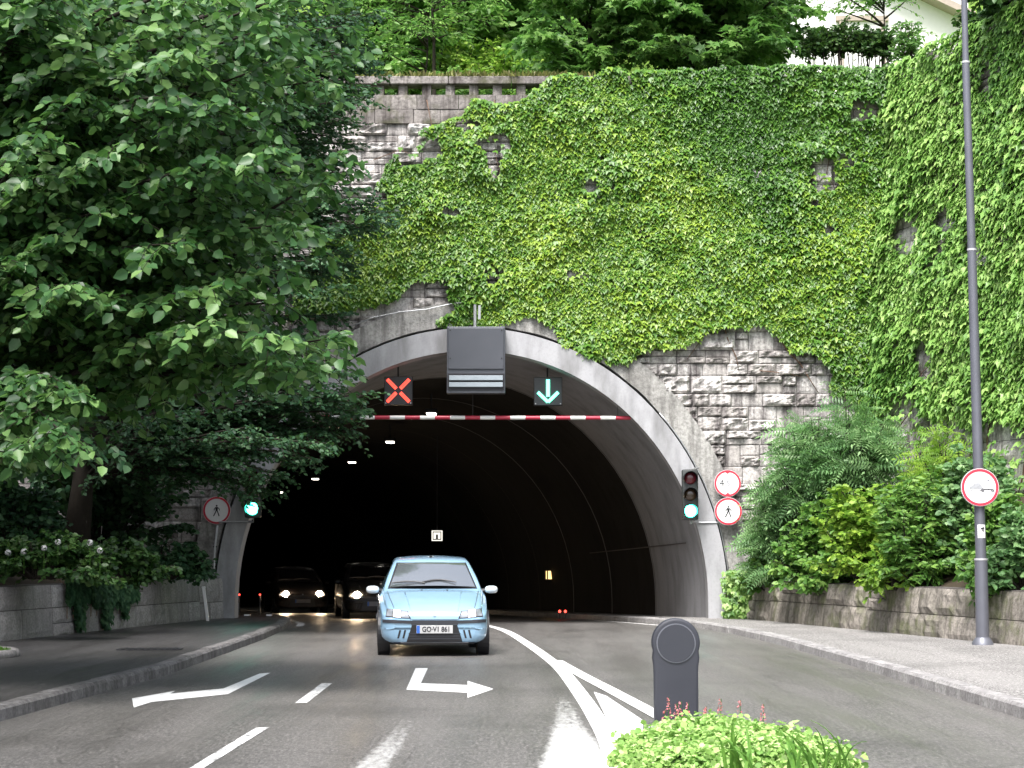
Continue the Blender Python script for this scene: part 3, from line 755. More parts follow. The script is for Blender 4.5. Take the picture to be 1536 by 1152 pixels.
# ---- grey ventilation / sign box hanging on the arch
c = P(714, 540, YP-.55); k = (YP-.55)/FPX
t = thing('equipment_box', 'big dark grey metal box with louvres hung on the crown of the tunnel arch', 'metal box', c)
W, H = 88*k, 101*k
b = MB(); b.box((0, .12, 0), (W, .3, H), bev=.012); local(b, 'housing', M['grey_metal'], t)
b = MB(); b.box((0, -.045, H*.17), (W*.95, .03, H*.62), bev=.01); local(b, 'door_panel', M['grey_metal'], t)
b = MB(); b.box((0, -.035, -H*.33), (W*.97, .02, H*.25)); local(b, 'louvre_frame', M['dark_metal'], t)
for z in (-.275, -.375):
    b = MB(); b.box((0, -.055, H*z), (W*.92, .05, H*.075), Matrix.Rotation(R(-12), 3, 'X'), bev=.006); local(b, 'louvre', M['louvre'], t)
for x, z in ((-.44, .44), (-.44, .02), (.44, .44), (.44, .02), (-.44, -.45), (.44, -.45)):
    b = MB(); b.disc((x*W, z*H), .016, -.068, -.04, 10); local(b, 'bolt', M['black'], t)
for x in (-.45, .42):
    b = MB(); b.ring((x*W, H*.52), .02, .045, .06, .08, 14); local(b, 'lifting_eye', M['dark_metal'], t)
b = MB(); b.tube([(-.02*W, .1, H*.49), (-.02*W, .1, H*.49+.5)], .035, 10); b.box((.07, .1, H*.5+.32), (.05, .05, .3)); local(b, 'pipe', M['galv'], t, smooth=True, auto=40)

# ---- lane signals
def lane_signal(px, py, name, label, red):
    c = P(px, py, YP+.35); t = thing(name, label, 'lane signal', c)
    s = .62
    b = MB(); b.box((0, .08, 0), (s, .16, s), bev=.01); local(b, 'housing', M['black'], t)
    b = MB(); b.box((0, -.004, 0), (s*.96, .01, s*.96)); local(b, 'face', plain('signal_face', (.035, .04, .045), .35), t)
    b = MB()
    if red:
        for sx in (-1, 1):
            for sz in (-1, 1): b.stroke([(sx*.055, sz*.055), (sx*.23, sz*.235)], .07, -.03, -.01)
        local(b, 'red_cross', M['led_red'], t)
        for sx in (-1, 1):
            for sz in (-1, 1): b = MB(); b.stroke([(sx*.08, sz*.08), (sx*.21, sz*.215)], .012, -.036, -.03); local(b, 'led_slit', M['sign_red'], t)
    else:
        b.stroke([(0, .24), (0, -.10)], .075, -.03, -.01); b.stroke([(-.21, -.03), (-.01, -.225)], .065, -.03, -.01); b.stroke([(.21, -.03), (.01, -.225)], .065, -.034, -.01)
        local(b, 'green_arrow', M['led_green'], t)
    b = MB(); b.tube([(-.01, .08, s/2), (-.01, .08, s/2+.42)], .018, 8); b.box((-.01, .08, s/2+.28), (.07, .05, .1)); b.tube([(-.05, .08, s/2+.5), (.0, .08, s/2+.36), (.05, .08, s/2+.5)], .014, 6); local(b, 'hanger', M['dark_metal'], t)
    for sx in (-.27, .27):
        b = MB(); b.disc((sx, -.27), .014, -.02, 0, 8); local(b, 'bolt', M['galv'], t)
lane_signal(597.5, 586, 'lane_signal', 'square black lane signal showing a lit red cross', True)
lane_signal(822, 587, 'lane_signal', 'square black lane signal showing a lit green arrow pointing down', False)

# ---- red and white height bar across the mouth
hy = YP-.1; A, Bp = P(472, 626, hy), P(946, 627, hy); t = thing('height_bar', 'red and white striped height limit bar hung across the tunnel mouth', 'height bar', A)
n = 21; L = (Bp-A).length
for i in range(n):
    b = MB(); p, q = A.lerp(Bp, i/n)-A, A.lerp(Bp, (i+1)/n)-A
    b.tube([p, q], .043, 14); local(b, 'red_band' if i % 2 == 0 else 'white_band', M['bar_red'] if i % 2 == 0 else M['bar_white'], t, smooth=True, auto=40)
for f in (.04, .5, .96):
    b = MB(); p = A.lerp(Bp, f)-A; z = ECZ+5.36*math.sqrt(max(0, 1-((A.x+p.x-ECX)/5.03)**2))-A.z
    b.tube([p+Vector((0, .05, 0)), (p.x, .05, max(z, p.z+.05))], .007, 5); local(b, 'chain', M['dark_metal'], t)

# ---- ceiling lamps in a row along the tunnel
lamp0 = None
for i, (px, py, Y) in enumerate(((647, 620, 51.8), (585, 662.5, 61.3), (528, 693, 70.9), (473, 718, 81.3), (420, 738, 92.0), (371, 754, 103))):
    c = P(px, py, Y)
    if lamp0 is None:
        lamp0 = thing('ceiling_lamp', 'x', 'lamp', c)
        b = MB(); b.box((0, .0, .05), (.32, .6, .1), bev=.02); local(b, 'housing', M['dark_metal'], lamp0)
        b = MB(); b.box((0, .0, -.015), (.24, .5, .05), bev=.015); local(b, 'tube_light', M['ceil'], lamp0)
        b = MB(); b.tube([(0, 0, .12), (0, 0, .55)], .02, 6); local(b, 'hanger', M['dark_metal'], lamp0); o = lamp0
    else: o = copy_tree(lamp0)
    o.location = c; o['group'] = 'lamps along the tunnel ceiling'
    o['label'] = ('lit tunnel ceiling lamp just above the striped bar', 'second lit tunnel ceiling lamp, just below the striped bar', 'third lit tunnel ceiling lamp counted from the striped bar',
                  'fourth lit tunnel ceiling lamp counted from the striped bar', 'fifth lit tunnel ceiling lamp, beside the dark branches', 'farthest lit tunnel ceiling lamp, near the left green signal')[i]

# ---- traffic signals
def traffic_light(c, label, vis=True):
    t = thing('traffic_light', label, 'traffic light', c)
    b = MB(); b.box((0, .1, 0), (.34, .2, 1.07), bev=.035); local(b, 'housing', plain('signal_housing', (.03, .035, .035), .5), t, smooth=True, auto=40)
    for z, mm, nm in ((.345, M['lamp_off_red'], 'red_lens'), (0.0, M['lamp_off_amber'], 'amber_lens'), (-.345, M['lamp_green'], 'green_lens')):
        b = MB(); nn = 24
        prev = None
        for j in range(5):
            a = j/4*math.pi/2; r = .128*math.cos(a); y = -.012-.035*math.sin(a)
            ringp = [(r*math.cos(q*2*math.pi/nn), y, z+r*math.sin(q*2*math.pi/nn)) for q in range(nn)]
            if prev:
                for q in range(nn): b.face([prev[q], prev[(q+1) % nn], ringp[(q+1) % nn], ringp[q]])
            prev = ringp
        local(b, nm, mm, t, smooth=True)
        b = MB()
        for q in range(18):                               # visor: open-bottomed hood
            a0, a1 = R(-35+250*q/18), R(-35+250*(q+1)/18); f = lambda a, r, y: (r*math.cos(a), y, z+r*math.sin(a))
            b.face([f(a0, .15, 0), f(a1, .15, 0), f(a1, .145, -.2), f(a0, .145, -.2)]); b.face([f(a0, .14, 0), f(a1, .14, 0), f(a1, .137, -.2), f(a0, .137, -.2)])
        local(b, 'visor', M['black'], t, smooth=True)
    return t
tl = traffic_light(P(1035.5, 742, YP-.75), 'three-lens traffic light showing green on the right side of the tunnel mouth')
b = MB(); b.tube([(0, .12, -.56), (.2, .43, -.58), (.82, .46, -.58)], .022, 8); b.tube([(.02, .12, -.52), (.02, .12, -.62)], .03, 8); local(b, 'bracket', M['galv'], tl, smooth=True, auto=40)
b = MB(); b.tube([(.05, .12, .53), (.2, .3, .58)], .022, 8); local(b, 'bracket', M['galv'], tl, smooth=True, auto=40)
tl2 = traffic_light(P(379, 738.5, YP-.75), 'traffic light showing green on the left side of the mouth, behind dark leaves')
b = MB(); b.tube([(0, .12, -.52), (0, .2, -.62), (-.75, .3, -.62)], .02, 8); local(b, 'bracket', M['galv'], tl2, smooth=True, auto=40)

# ---- round signs
def round_sign(c, r, label, kind, back=True):
    t = thing('road_sign', label, 'road sign', c)
    b = MB(); b.disc((0, 0), r, .0, .03, 40); local(b, 'back_plate', M['galv'], t, smooth=True, auto=40)
    b = MB(); b.disc((0, 0), r*.985, -.004, .0, 40); local(b, 'sign_face', M['white'], t)
    b = MB(); b.ring((0, 0), r*.83, r*.965, -.008, -.004, 48); local(b, 'red_border', M['sign_red'], t)
    y0, y1 = -.008, -.004; b = MB()
    if kind == 'walk':
        s = r*.42/.2
        cc = [(.03*s*math.cos(a), .155*s+.03*s*math.sin(a)) for a in np.linspace(0, 2*math.pi, 16, endpoint=False)]
        b.prism(cc, y0, y1); b.prism([(-.045*s, .10*s), (-.015*s, .118*s), (.04*s, .10*s), (.035*s, -.02*s), (-.03*s, -.02*s)], y0, y1)
        b.stroke([(-.03*s, .10*s), (-.085*s, .04*s), (-.08*s, .0)], .024*s, y0-.001, y1); b.stroke([(.03*s, .10*s), (.085*s, .05*s), (.10*s, .0)], .024*s, y0-.001, y1)
        b.stroke([(-.01*s, .0), (-.045*s, -.08*s), (-.10*s, -.19*s)], .034*s, y0-.0015, y1); b.stroke([(.015*s, .0), (.045*s, -.08*s), (.085*s, -.19*s)], .034*s, y0-.002, y1)
        local(b, 'walking_figure', M['sign_black'], t)
    elif kind == 'height':
        b.prism([(-.05*r/.3, r*.82), (.05*r/.3, r*.82), (0, r*.70)], y0, y1); local(b, 'height_mark', M['sign_red'], t); b = MB(); b.prism([(-.05*r/.3, -r*.82), (0, -r*.68), (.05*r/.3, -r*.82)], y0, y1)
        local(b, 'height_mark', M['sign_red'], t)
        lettering('4', r*.72, (-r*.42, -.0055, 0), t, M['sign_black']); lettering(',5', r*.58, (-r*.02, -.0055, -r*.04), t, M['faded']); lettering('m', r*.42, (r*.42, -.0055, -r*.06), t, plain('pale_print', (.5, .51, .53), .6))
    else:
        b.prism([(-.17, -.02), (-.15, .02), (-.11, .025), (-.085, .065), (.0-.01, .065), (.02, .025), (.04, .015), (.04, -.02)], y0, y1)
        b.ring((-.13, -.025), .012, .026, y0-.001, y1, 14); b.ring((.0, -.025), .012, .026, y0-.001, y1, 14); local(b, 'car_symbol', plain('worn_print', (.33, .34, .36), .6, var=.5, scale=40), t)
        b = MB(); b.stroke([(.02, -.035), (.06, -.03), (.13, -.03), (.19, -.035)], .022, y0, y1); b.prism([(.0, -.05), (.05, -.06), (.07, -.03), (.04, -.01)], y0-.001, y1); b.ring((.04, -.045), .01, .024, y0-.002, y1, 14); b.ring((.19, -.05), .01, .024, y0-.002, y1, 14)
        local(b, 'motorcycle_symbol', plain('worn_black_print', (.12, .12, .13), .6, var=.7, scale=60), t)
        b = MB(); b.prism([(.10, .10), (.15, .09), (.13, .12)], y0, y1); local(b, 'faded_mark', M['faded'], t); b = MB(); b.prism([(-.06, .09), (-.02, .085), (-.03, .10)], y0, y1); local(b, 'faded_mark', M['faded'], t)
    return t
sy = YP-.32
s1 = round_sign(P(1091.5, 725, sy), 20.5*sy/FPX, 'round height limit sign reading 4,5 m, above the no walking sign', 'height')
s2 = round_sign(P(1092.5, 767, sy-.05), 21*sy/FPX, 'round no walking sign below the 4,5 m height sign', 'walk')
for s in (s1, s2):
    b = MB(); b.tube([(0, .03, .05), (0, .2, .05)], .02, 6); local(b, 'bracket', M['galv'], s)
s3 = round_sign(P(325, 765.5, sy), 21*sy/FPX, 'round no walking sign in the dark left of the tunnel mouth', 'walk')
b = MB(); b.tube([(0, .03, .05), (0, .2, .05)], .02, 6); local(b, 'bracket', M['galv'], s3)

# ---- lamp post with sign and sticker
g = G(1474, 967, KH); pp = Vector((g.x, g.y, KH))
t = thing('lamp_post', 'tall grey steel lamp post standing on the right pavement', 'lamp post', pp)
b = MB(); b.tube([(0, 0, 0), (0, 0, 1.28)], [.10, .098], 18, 0); local(b, 'lower_shaft', M['pole'], t, smooth=True, auto=40)
lean = -.012
b = MB(); b.tube([(0, 0, 1.28), (lean*4, 0, 6.0)], [.082, .069], 18); local(b, 'middle_shaft', M['pole'], t, smooth=True, auto=40)
b = MB(); b.tube([(lean*4, 0, 6.0), (lean*7, 0, 8.92)], [.064, .058], 18); b.tube([(lean*7, 0, 8.92), (lean*8, 0, 11.2)], [.05, .045], 16); local(b, 'upper_shaft', M['pole'], t, smooth=True, auto=40)
for z, x, r in ((1.28, 0, .1), (6.0, lean*4, .071), (8.92, lean*7, .06)):
    b = MB(); b.tube([(x, 0, z-.015), (x, 0, z+.015)], r+.003, 18); local(b, 'joint_band', M['band'], t, smooth=True, auto=40)
b = MB(); b.tube([(0, 0, 0), (0, 0, .05), (0, 0, .11)], [.165, .15, .105], 14); local(b, 'base_flange', M['pole'], t, smooth=True, auto=40)
b = MB(); b.tube([(lean*8, 0, 11.2), (-.4, .0, 11.45), (-1.0, 0, 11.5)], .035, 10); local(b, 'arm', M['pole'], t, smooth=True)
b = MB(); b.box((-1.3, 0, 11.5), (.7, .28, .12), bev=.04); local(b, 'lamp_head', M['grey_metal'], t)
b = MB(); b.box((.115, .03, 2.35), (.05, .05, .12), bev=.01); local(b, 'junction_box', M['black'], t)
b = MB()
sz = P(1472, 797, pp.y).z-KH
for q in range(10):
    a0, a1 = R(-90-42+84*q/10), R(-90-42+84*(q+1)/10); f = lambda a, z: (.0845*math.cos(a), .0845*math.sin(a), z)
    b.face([f(a0, sz-.1), f(a1, sz-.1), f(a1, sz+.1), f(a0, sz+.1)])
st = tag(local(b, 'sticker', M['white'], None, smooth=True), 'small white paper sticker with a dark print on the lamp post', 'sticker'); st.location = pp
for pg in ([(-.02, sz+.045), (.03, sz+.065), (.04, sz+.035), (.0, sz+.02)], [(.0, sz+.01), (.03, sz+.02), (.025, sz-.012)]):
    b = MB(); b.prism(pg, -.0875, -.078); local(b, 'print', M['sign_black'], st)
ps = round_sign(P(1470, 731, pp.y-.13), 28.5*pp.y/FPX, 'round red-bordered sign with faded vehicle symbols on the lamp post', 'vehicles')
b = MB(); b.tube([(0, .14, -.12), (0, .14, -.08)], .09, 16); local(b, 'clamp', M['galv'], ps, smooth=True, auto=40); b = MB(); b.tube([(0, .14, .08), (0, .14, .12)], .09, 16); local(b, 'clamp', M['galv'], ps, smooth=True, auto=40)

# ---- small things in the tunnel
c = P(655.5, 803.5, 62); t = thing('lit_sign', 'small square lit sign hanging in the dark above the pale blue car', 'lit sign', c); k = 62/FPX
b = MB(); b.box((0, .06, 0), (16*k, .1, 15.5*k)); local(b, 'frame', M['white_lit'], t)
b = MB(); b.box((0, .0, 0), (13*k, .04, 12.5*k)); local(b, 'face', M['black'], t)
b = MB()
for x in (-3.4, 3.4): b.box((x*k, -.03, 0), (3.6*k, .02, 9.5*k))
b.box((0, -.03, 3.2*k), (2.8*k, .016, 3*k)); local(b, 'symbol', M['white_lit'], t)
b = MB(); b.tube([(0, .06, 7*k), (0, .06, 3.2)], .015, 6); local(b, 'hanger', M['dark_metal'], t)
def on_right_wall(px, py):
    d = ray(px, py); lo, hi = YP, 140
    for _ in range(60):
        m = (lo+hi)/2
        if d.x*m/d.y < xc(m)+4.95: lo = m
        else: hi = m
    return P(px, py, lo)
c = on_right_wall(825, 862.5); k = c.y/FPX
t = thing('emergency_niche', 'small amber lit emergency phone box on the right tunnel wall', 'phone box', c)
b = MB(); b.box((0, .12, 0), (16*k, .3, 14*k), bev=.01); local(b, 'housing', M['dark_metal'], t)
b = MB(); b.box((.02, -.045, 0), (14*k, .03, 12*k)); local(b, 'lit_panel', M['amber_lit'], t)
b = MB(); b.box((-.08, -.07, 0), (2*k, .03, 12*k)); b.box((.10, -.07, -.02), (2.2*k, .03, 8*k)); local(b, 'divider', M['dark_metal'], t)
def marker(px, py, mat, label, grp, Y=None, r=.035):  # small reflector on a post, made to glow by its material
    d = ray(px, py); lo, hi = 43.0, 130.0
    for _ in range(60):
        m = (lo+hi)/2
        if CAMZ+d.z*m/d.y > zr(m)+.2: lo = m
        else: hi = m
    Y = lo if Y is None else Y; c = P(px, py, Y); h = c.z-zr(Y)-(KH if abs(c.x-xc(Y)) > 3.9 else 0); t = thing('marker_reflector', label, 'marker', (c.x, c.y, c.z), 0, grp)
    b = MB(); b.box((0, .03, -h/2+.02), (.025, .03, max(.03, h))); local(b, 'post', M['black'], t)
    b = MB(); b.disc((0, 0), r, -.03, .01, 14); local(b, 'lens', mat, t)
marker(839.5, 917, M['refl_red'], 'left one of the pair of tiny red markers by the right tunnel kerb', 'tiny red markers in the tunnel')
marker(848, 917, M['refl_red'], 'right one of the pair of tiny red markers by the right tunnel kerb', 'tiny red markers in the tunnel')
marker(359, 892, M['refl_red'], 'tiny red marker closest to the left tunnel arch', 'tiny red markers in the tunnel', 47, .02)
marker(390, 892, M['refl_red'], 'tiny red marker between the left arch and the dark van', 'tiny red markers in the tunnel', 47, .02)
b = MB(); g = G(371, 915, .12)
for px, py in ((371, 914), (404, 921)):
    c = P(px, py, 45.2); t = thing('kerb_reflector', 'white kerb reflector beside the left tunnel arch' if px < 390 else 'white kerb reflector where the left kerb enters the tunnel', 'reflector', (c.x, c.y, zr(45.2)+KH), 0, 'white kerb reflectors')
    b = MB(); b.box((0, 0, .03), (.14, .1, .06), bev=.01); local(b, 'base', M['dark_metal'], t); b = MB(); b.box((0, -.055, .035), (.12, .02, .035)); local(b, 'reflector_lens', M['refl_white'], t)
# ---- left side: leaning white post and the conduit up the arch
g = G(312, 928, KH); t = thing('marker_post', 'slim white marker post leaning beside the left foot of the arch', 'post', (g.x, 41.0, KH)); t.location.x = P(312, 928, 41.0).x
b = MB(); b.box((-.05, 0, .33), (.06, .04, .68), Matrix.Rotation(R(-8), 3, 'Y'), bev=.008); local(b, 'shaft', M['white'], t)
b = MB(); b.box((-.098, 0, .675), (.075, .05, .05), Matrix.Rotation(R(-8), 3, 'Y'), bev=.012); local(b, 'cap', M['white'], t)
t = thing('conduit', 'thin white cable conduit up the left edge of the arch', 'conduit', (P(322, 900, YP-.33).x, YP-.33, 0))
path = [P(x, y, YP-.34) for x, y in ((323.5, 908), (321.5, 880), (321, 850), (322.5, 820), (326.5, 788))]
b = MB(); b.tube(path, .022, 8); b.build('pipe', M['band'], t, smooth=True)
for p in path[1:4]:
    b = MB(); b.box(p+Vector((0, .02, 0)), (.075, .06, .03)); b.build('clip', M['dark_metal'], t)
# right conduit beside the collar
t = thing('conduit', 'thin grey cable running down the right edge of the arch behind the traffic light', 'conduit', (P(1075, 850, YP-.2).x, YP-.2, 0))
b = MB(); b.tube([(ECX+5.5*math.cos(a), YP-.16, ECZ+5.92*math.sin(a)) for a in np.linspace(.0, .75, 18)], .016, 6); b.build('cable', M['galv'], t, smooth=True)
# cable drooping over the left of the arch
t = thing('cable', 'thin grey cable strung above the left shoulder of the arch', 'cable', P(600, 480, YP-.3))
b = MB(); b.tube([P(x, y, YP-.22) for x, y in ((525, 490), (560, 476), (600, 468), (640, 464), (680, 455), (712, 452))], .014, 6); b.build('strand', M['galv'], t, smooth=True)
# ---- drain grate in the left pavement
g = on(225, 974); g = G(225, 974, KH)
t = thing('drain_grate', 'dark iron drain grate set in the left pavement', 'drain grate', (g.x, g.y, KH+.002), R(4))
b = MB(); b.box((0, 0, .004), (.9, .5, .008)); local(b, 'frame', M['dark_metal'], t)
for i in range(9):
    b = MB(); b.box((-.36+.09*i, 0, .011), (.05, .42, .006)); local(b, 'bar', M['black'], t)
# ---- bollard on the island
g = P(1015, 1096, 17.4); t = thing('bollard', 'dark grey bollard with a round disc head on the planted island', 'bollard', (g.x, 17.4, 0)); k = 17.4/FPX
zc = P(1015, 964, 17.4).z; rr = 36*k; hw = 33*k
out = [(-hw, 0), (-hw, zc-.26), (-hw-.003, zc-.2), (-hw-.012, zc-.13)]
out += [(rr*math.cos(a), zc+rr*math.sin(a)*1.0) for a in np.linspace(R(200), R(-20), 40)]
out += [(hw+.012, zc-.13), (hw+.003, zc-.2), (hw, zc-.26), (hw, 0)]
bm = bmesh.new(); f = bm.faces.new([bm.verts.new((x, 0, z)) for x, z in out]); e = bmesh.ops.extrude_face_region(bm, geom=[f])
for v in [v for v in e['geom'] if isinstance(v, bmesh.types.BMVert)]: v.co.y += .13
ed = [q for q in bm.edges if abs(q.verts[0].co.y-q.verts[1].co.y) < 1e-5]
bmesh.ops.bevel(bm, geom=ed, offset=.028, segments=4, affect='EDGES', profile=.6); bmesh.ops.recalc_face_normals(bm, faces=bm.faces)
me = bpy.data.meshes.new('body'); bm.to_mesh(me); bm.free(); me.materials.append(M['bollard']); me.polygons.foreach_set('use_smooth', [True]*len(me.polygons)); me.set_sharp_from_angle(angle=R(30)); put(bpy.data.objects.new('body', me), t)
b = MB(); b.disc((0, zc-.005), rr*.765, -.014, .005, 48); local(b, 'disc_face', M['bollard'], t, smooth=True, auto=40)
b = MB(); b.ring((0, zc-.005), rr*.77, rr*.81, -.010, .005, 48); local(b, 'disc_rim', plain('rim_grey', (.13, .135, .16), .3), t)

# ================================================================== CARS
def catmull(vals, ts):
    v = np.array(vals, float); n = len(v); out = []
    for t in ts:
        i = min(int(t), n-2); f = t-i
        p0, p1, p2, p3 = v[max(i-1, 0)], v[i], v[i+1], v[min(i+2, n-1)]
        out.append(.5*((2*p1)+(p2-p0)*f+(2*p0-5*p1+4*p2-p3)*f*f+(3*p1-p0-3*p2+p3)*f**3))
    return np.array(out)
#        y    w    zb   belt  wtop  zside ztop
HATCH = [(.00, .60, .22, .50, .52, .575, .60), (.05, .70, .19, .545, .60, .635, .66), (.18, .785, .18, .61, .67, .70, .73), (.45, .815, .18, .70, .71, .79, .825),
         (.80, .83, .18, .79, .73, .885, .925), (1.04, .83, .18, .855, .735, .95, .985), (1.40, .83, .18, .885, .67, 1.165, 1.20), (1.74, .83, .18, .90, .60, 1.335, 1.37),
         (1.98, .83, .18, .905, .575, 1.395, 1.43), (2.4, .83, .18, .91, .565, 1.42, 1.465), (3.0, .83, .18, .92, .56, 1.41, 1.455), (3.45, .82, .18, .93, .55, 1.31, 1.35),
         (3.72, .78, .2, .9, .54, .98, 1.0), (3.8, .70, .25, .7, .5, .78, .8)]
def body_mesh(sx, sz, sl):
    T = np.array(HATCH); ns = 64; S = catmull(T, np.linspace(0, len(T)-1, ns)); b = MB(); nr = 30
    rings = []
    for y, w, zb, be, wt, zs, zt in S:
        k = [(0, zb), (.72*w, zb), (.95*w, zb+.07), (.995*w, zb+.2), (1.0*w, (zb+be)/2+.03), (.985*w, be-.03), (.965*w, be+.01), (wt+(w-wt)*.25, be+(zs-be)*.72 if zs-be > .12 else (be+zs)/2), (wt, zs), (wt*.78, zs+(zt-zs)*.55), (wt*.4, zs+(zt-zs)*.9), (0, zt)]
        q = catmull(k, np.linspace(0, len(k)-1, nr)); q[0, 0] = 0; q[-1, 0] = 0
        rings.append([(x*sx, y*sl, z*sz) for x, z in q])
    for r in rings:
        b.v += [tuple(p) for p in r]; b.v += [(-p[0], p[1], p[2]) for p in r]
    for i in range(ns-1):
        for j in range(nr-1):
            a = i*2*nr+j; c = a+2*nr; b.f.append((a, a+1, c+1, c)); b.m.append(0)
            a += nr; c += nr; b.f.append((a, c, c+1, a+1)); b.m.append(0)
    for i in (0, ns-1):
        a = i*2*nr
        for j in range(nr-1): b.f.append((a+j, a+nr+j, a+nr+j+1, a+j+1)); b.m.append(0)
    return b
def hatchback(name, label, loc, rot, paint, sx=1., sz=1., sl=1., lights='off', plate='', group=None, mirror=None, screen=None):
    t = thing(name, label, 'car', loc, rot, group)
    bm_ = body_mesh(sx, sz, sl); bo = local(bm_, 'body', paint, t, smooth=True)
    bv = BVHTree.FromPolygons([v.co.copy() for v in bo.data.vertices], [tuple(p.vertices) for p in bo.data.polygons])
    def hit(x, z, off):
        h = bv.ray_cast(Vector((x*sx, -2, z*sz)), Vector((0, 1, 0)))
        if h[0] is None: h = bv.ray_cast(Vector((x*sx*.96, -2, z*sz)), Vector((0, 1, 0)))
        if h[0] is None: return Vector((x*sx, .3, z*sz))
        n = h[1] if h[1].y < 0 else -h[1]
        return Vector((x*sx, h[0].y, h[0].z))+n*off
    def patch(nm, quad, mat, off=.006, nx=10, nz=6, parent=None, thick=.02, b=None, mi=0):
        own = b is None; b = b or MB(); (a, c, d, e) = quad       # bl, br, tr, tl in x,z
        g = [[hit(lerp(lerp(a[0], c[0], s), lerp(e[0], d[0], s), v), lerp(lerp(a[1], c[1], s), lerp(e[1], d[1], s), v), off) for s in np.linspace(0, 1, nx+1)] for v in np.linspace(0, 1, nz+1)]
        for i in range(nz):
            for j in range(nx): b.face([g[i][j], g[i][j+1], g[i+1][j+1], g[i+1][j]], mi)
        edge = [g[0][j] for j in range(nx+1)]+[g[i][nx] for i in range(1, nz+1)]+[g[nz][j] for j in range(nx-1, -1, -1)]+[g[i][0] for i in range(nz-1, 0, -1)]
        for p, q in zip(edge, edge[1:]+edge[:1]): b.face([p, q, q+Vector((0, thick, 0)), p+Vector((0, thick, 0))], mi)
        return local(b, nm, mat, parent or t, smooth=True, auto=35) if own else b
    patch('windscreen_seal', ((-.69, .965), (.69, .965), (.545, 1.355), (-.545, 1.355)), M['black'], .004, 16, 8)
    ws = patch('windscreen', ((-.655, .985), (.655, .985), (.515, 1.335), (-.515, 1.335)), screen or M['screen'], .010, 16, 8)
    for v in ws.data.vertices:
        q = v.co.x/(.66*sx); v.co.y -= .075*max(0, 1-q*q); v.co.z += .02*max(0, 1-q*q)
    for x0, x1, z0, z1 in ((-.62, -.12, .99, 1.01), (-.16, .36, 1.0, 1.035)):
        b = MB(); b.tube([hit(lerp(x0, x1, s), lerp(z0, z1, math.sin(s*math.pi)), .075) for s in np.linspace(0, 1, 8)], [.012, .014, .016, .016, .014, .012, .011, .009], 6); local(b, 'wiper', M['black'], t)
    # nose
    patch('upper_grille_seam', ((-.36, .53), (.36, .53), (.37, .538), (-.37, .538)), M['black'], .003, 12, 1)
    for s in (-1, 1):
        q = lambda *p: tuple((s*x, z) for x, z in p) if s > 0 else tuple(((s*p[1][0], p[1][1]), (s*p[0][0], p[0][1]), (s*p[3][0], p[3][1]), (s*p[2][0], p[2][1])))
        hl = patch('headlight_surround', q((.35, .548), (.725, .572), (.705, .692), (.395, .655)), M['black'], .004, 10, 4)
        m = M['lens_on'] if lights == 'on' or (lights == 'left' and s < 0) else (M['lens'])
        if lights == 'on':
            patch('lens', q((.37, .562), (.70, .572), (.685, .668), (.385, .655)), M['lens'], .008, 8, 3, hl)
            b = MB(); c0 = hit(s*.52, .615, .02); b.disc((c0.x, c0.z), .085*sx, c0.y-.012, c0.y+.02, 18); local(b, 'bulb', M['lens_on'], hl)
        else:
            patch('lens', q((.375, .560), (.49, .568), (.495, .660), (.405, .648)), M['lens'], .009, 6, 3, hl)
            patch('bulb', q((.50, .569), (.61, .576), (.605, .674), (.505, .661)), M['lens_dim'], .009, 6, 3, hl)
            patch('indicator', q((.62, .577), (.712, .583), (.695, .683), (.615, .675)), M['lens'], .009, 4, 3, hl)
        patch('bumper_strip', q((.345, .475), (.76, .49), (.765, .535), (.345, .525)), M['plastic'], .012, 12, 3)
        patch('bumper_highlight', q((.33, .522), (.755, .536), (.757, .543), (.33, .530)), paint, .014, 12, 1)
        for k in range(2):
            x = .42+.075*k; patch('bumper_slot', q((x+.03, .265), (x+.058, .265), (x+.028, .385), (x, .385)), M['black'], .004, 2, 5)
    patch('centre_grille', ((-.345, .46), (.345, .46), (.36, .525), (-.36, .525)), M['plastic'], .010, 12, 3)
    patch('lower_grille', ((-.415, .215), (.415, .215), (.335, .458), (-.335, .458)), M['black'], .007, 14, 8)
    for z in (.25, .29, .33): patch('grille_slat', ((-.385, z), (.385, z), (.38, z+.012), (-.38, z+.012)), M['plastic'], .013, 10, 1)
    patch('valance', ((-.58, .165), (.58, .165), (.6, .212), (-.6, .212)), M['plastic'], .010, 12, 2)
    patch('valance_lip', ((-.50, .206), (.50, .206), (.5, .214), (-.5, .214)), M['galv'] if plate else M['plastic'], .016, 10, 1)
    b = MB(); e0 = hit(0, .60, .006); b.disc((0, e0.z), .022, e0.y-.006, e0.y+.01, 16); local(b, 'badge', M['mirror_shell'], t)
    for x in (-.17, .22):
        b = MB(); h0 = hit(x, .945, .006); b.box(h0, (.03, .03, .014), bev=.004); local(b, 'washer_jet', M['black'], t)
    # plate
    pl = hit(0, .40, .03); nyp = min(hit(x, .40, 0).y for x in (-.25, 0, .25))-.028
    po = MB(); po.box((0, nyp, .395*sz), (.53, .012, .118), bev=.003); pob = local(po, 'number_plate', M['plate_white'] if plate else M['faded'], t)  # queued cars: tunnel dimness put into a greyer plate colour
    b = MB(); b.box((-.24, nyp-.0075, .395*sz), (.046, .004, .112)); local(b, 'blue_strip', M['plate_blue'], pob)
    if plate: lettering(plate, .102, (.022, nyp-.0100, .393*sz), pob, M['sign_black'], .86, bold=.002)
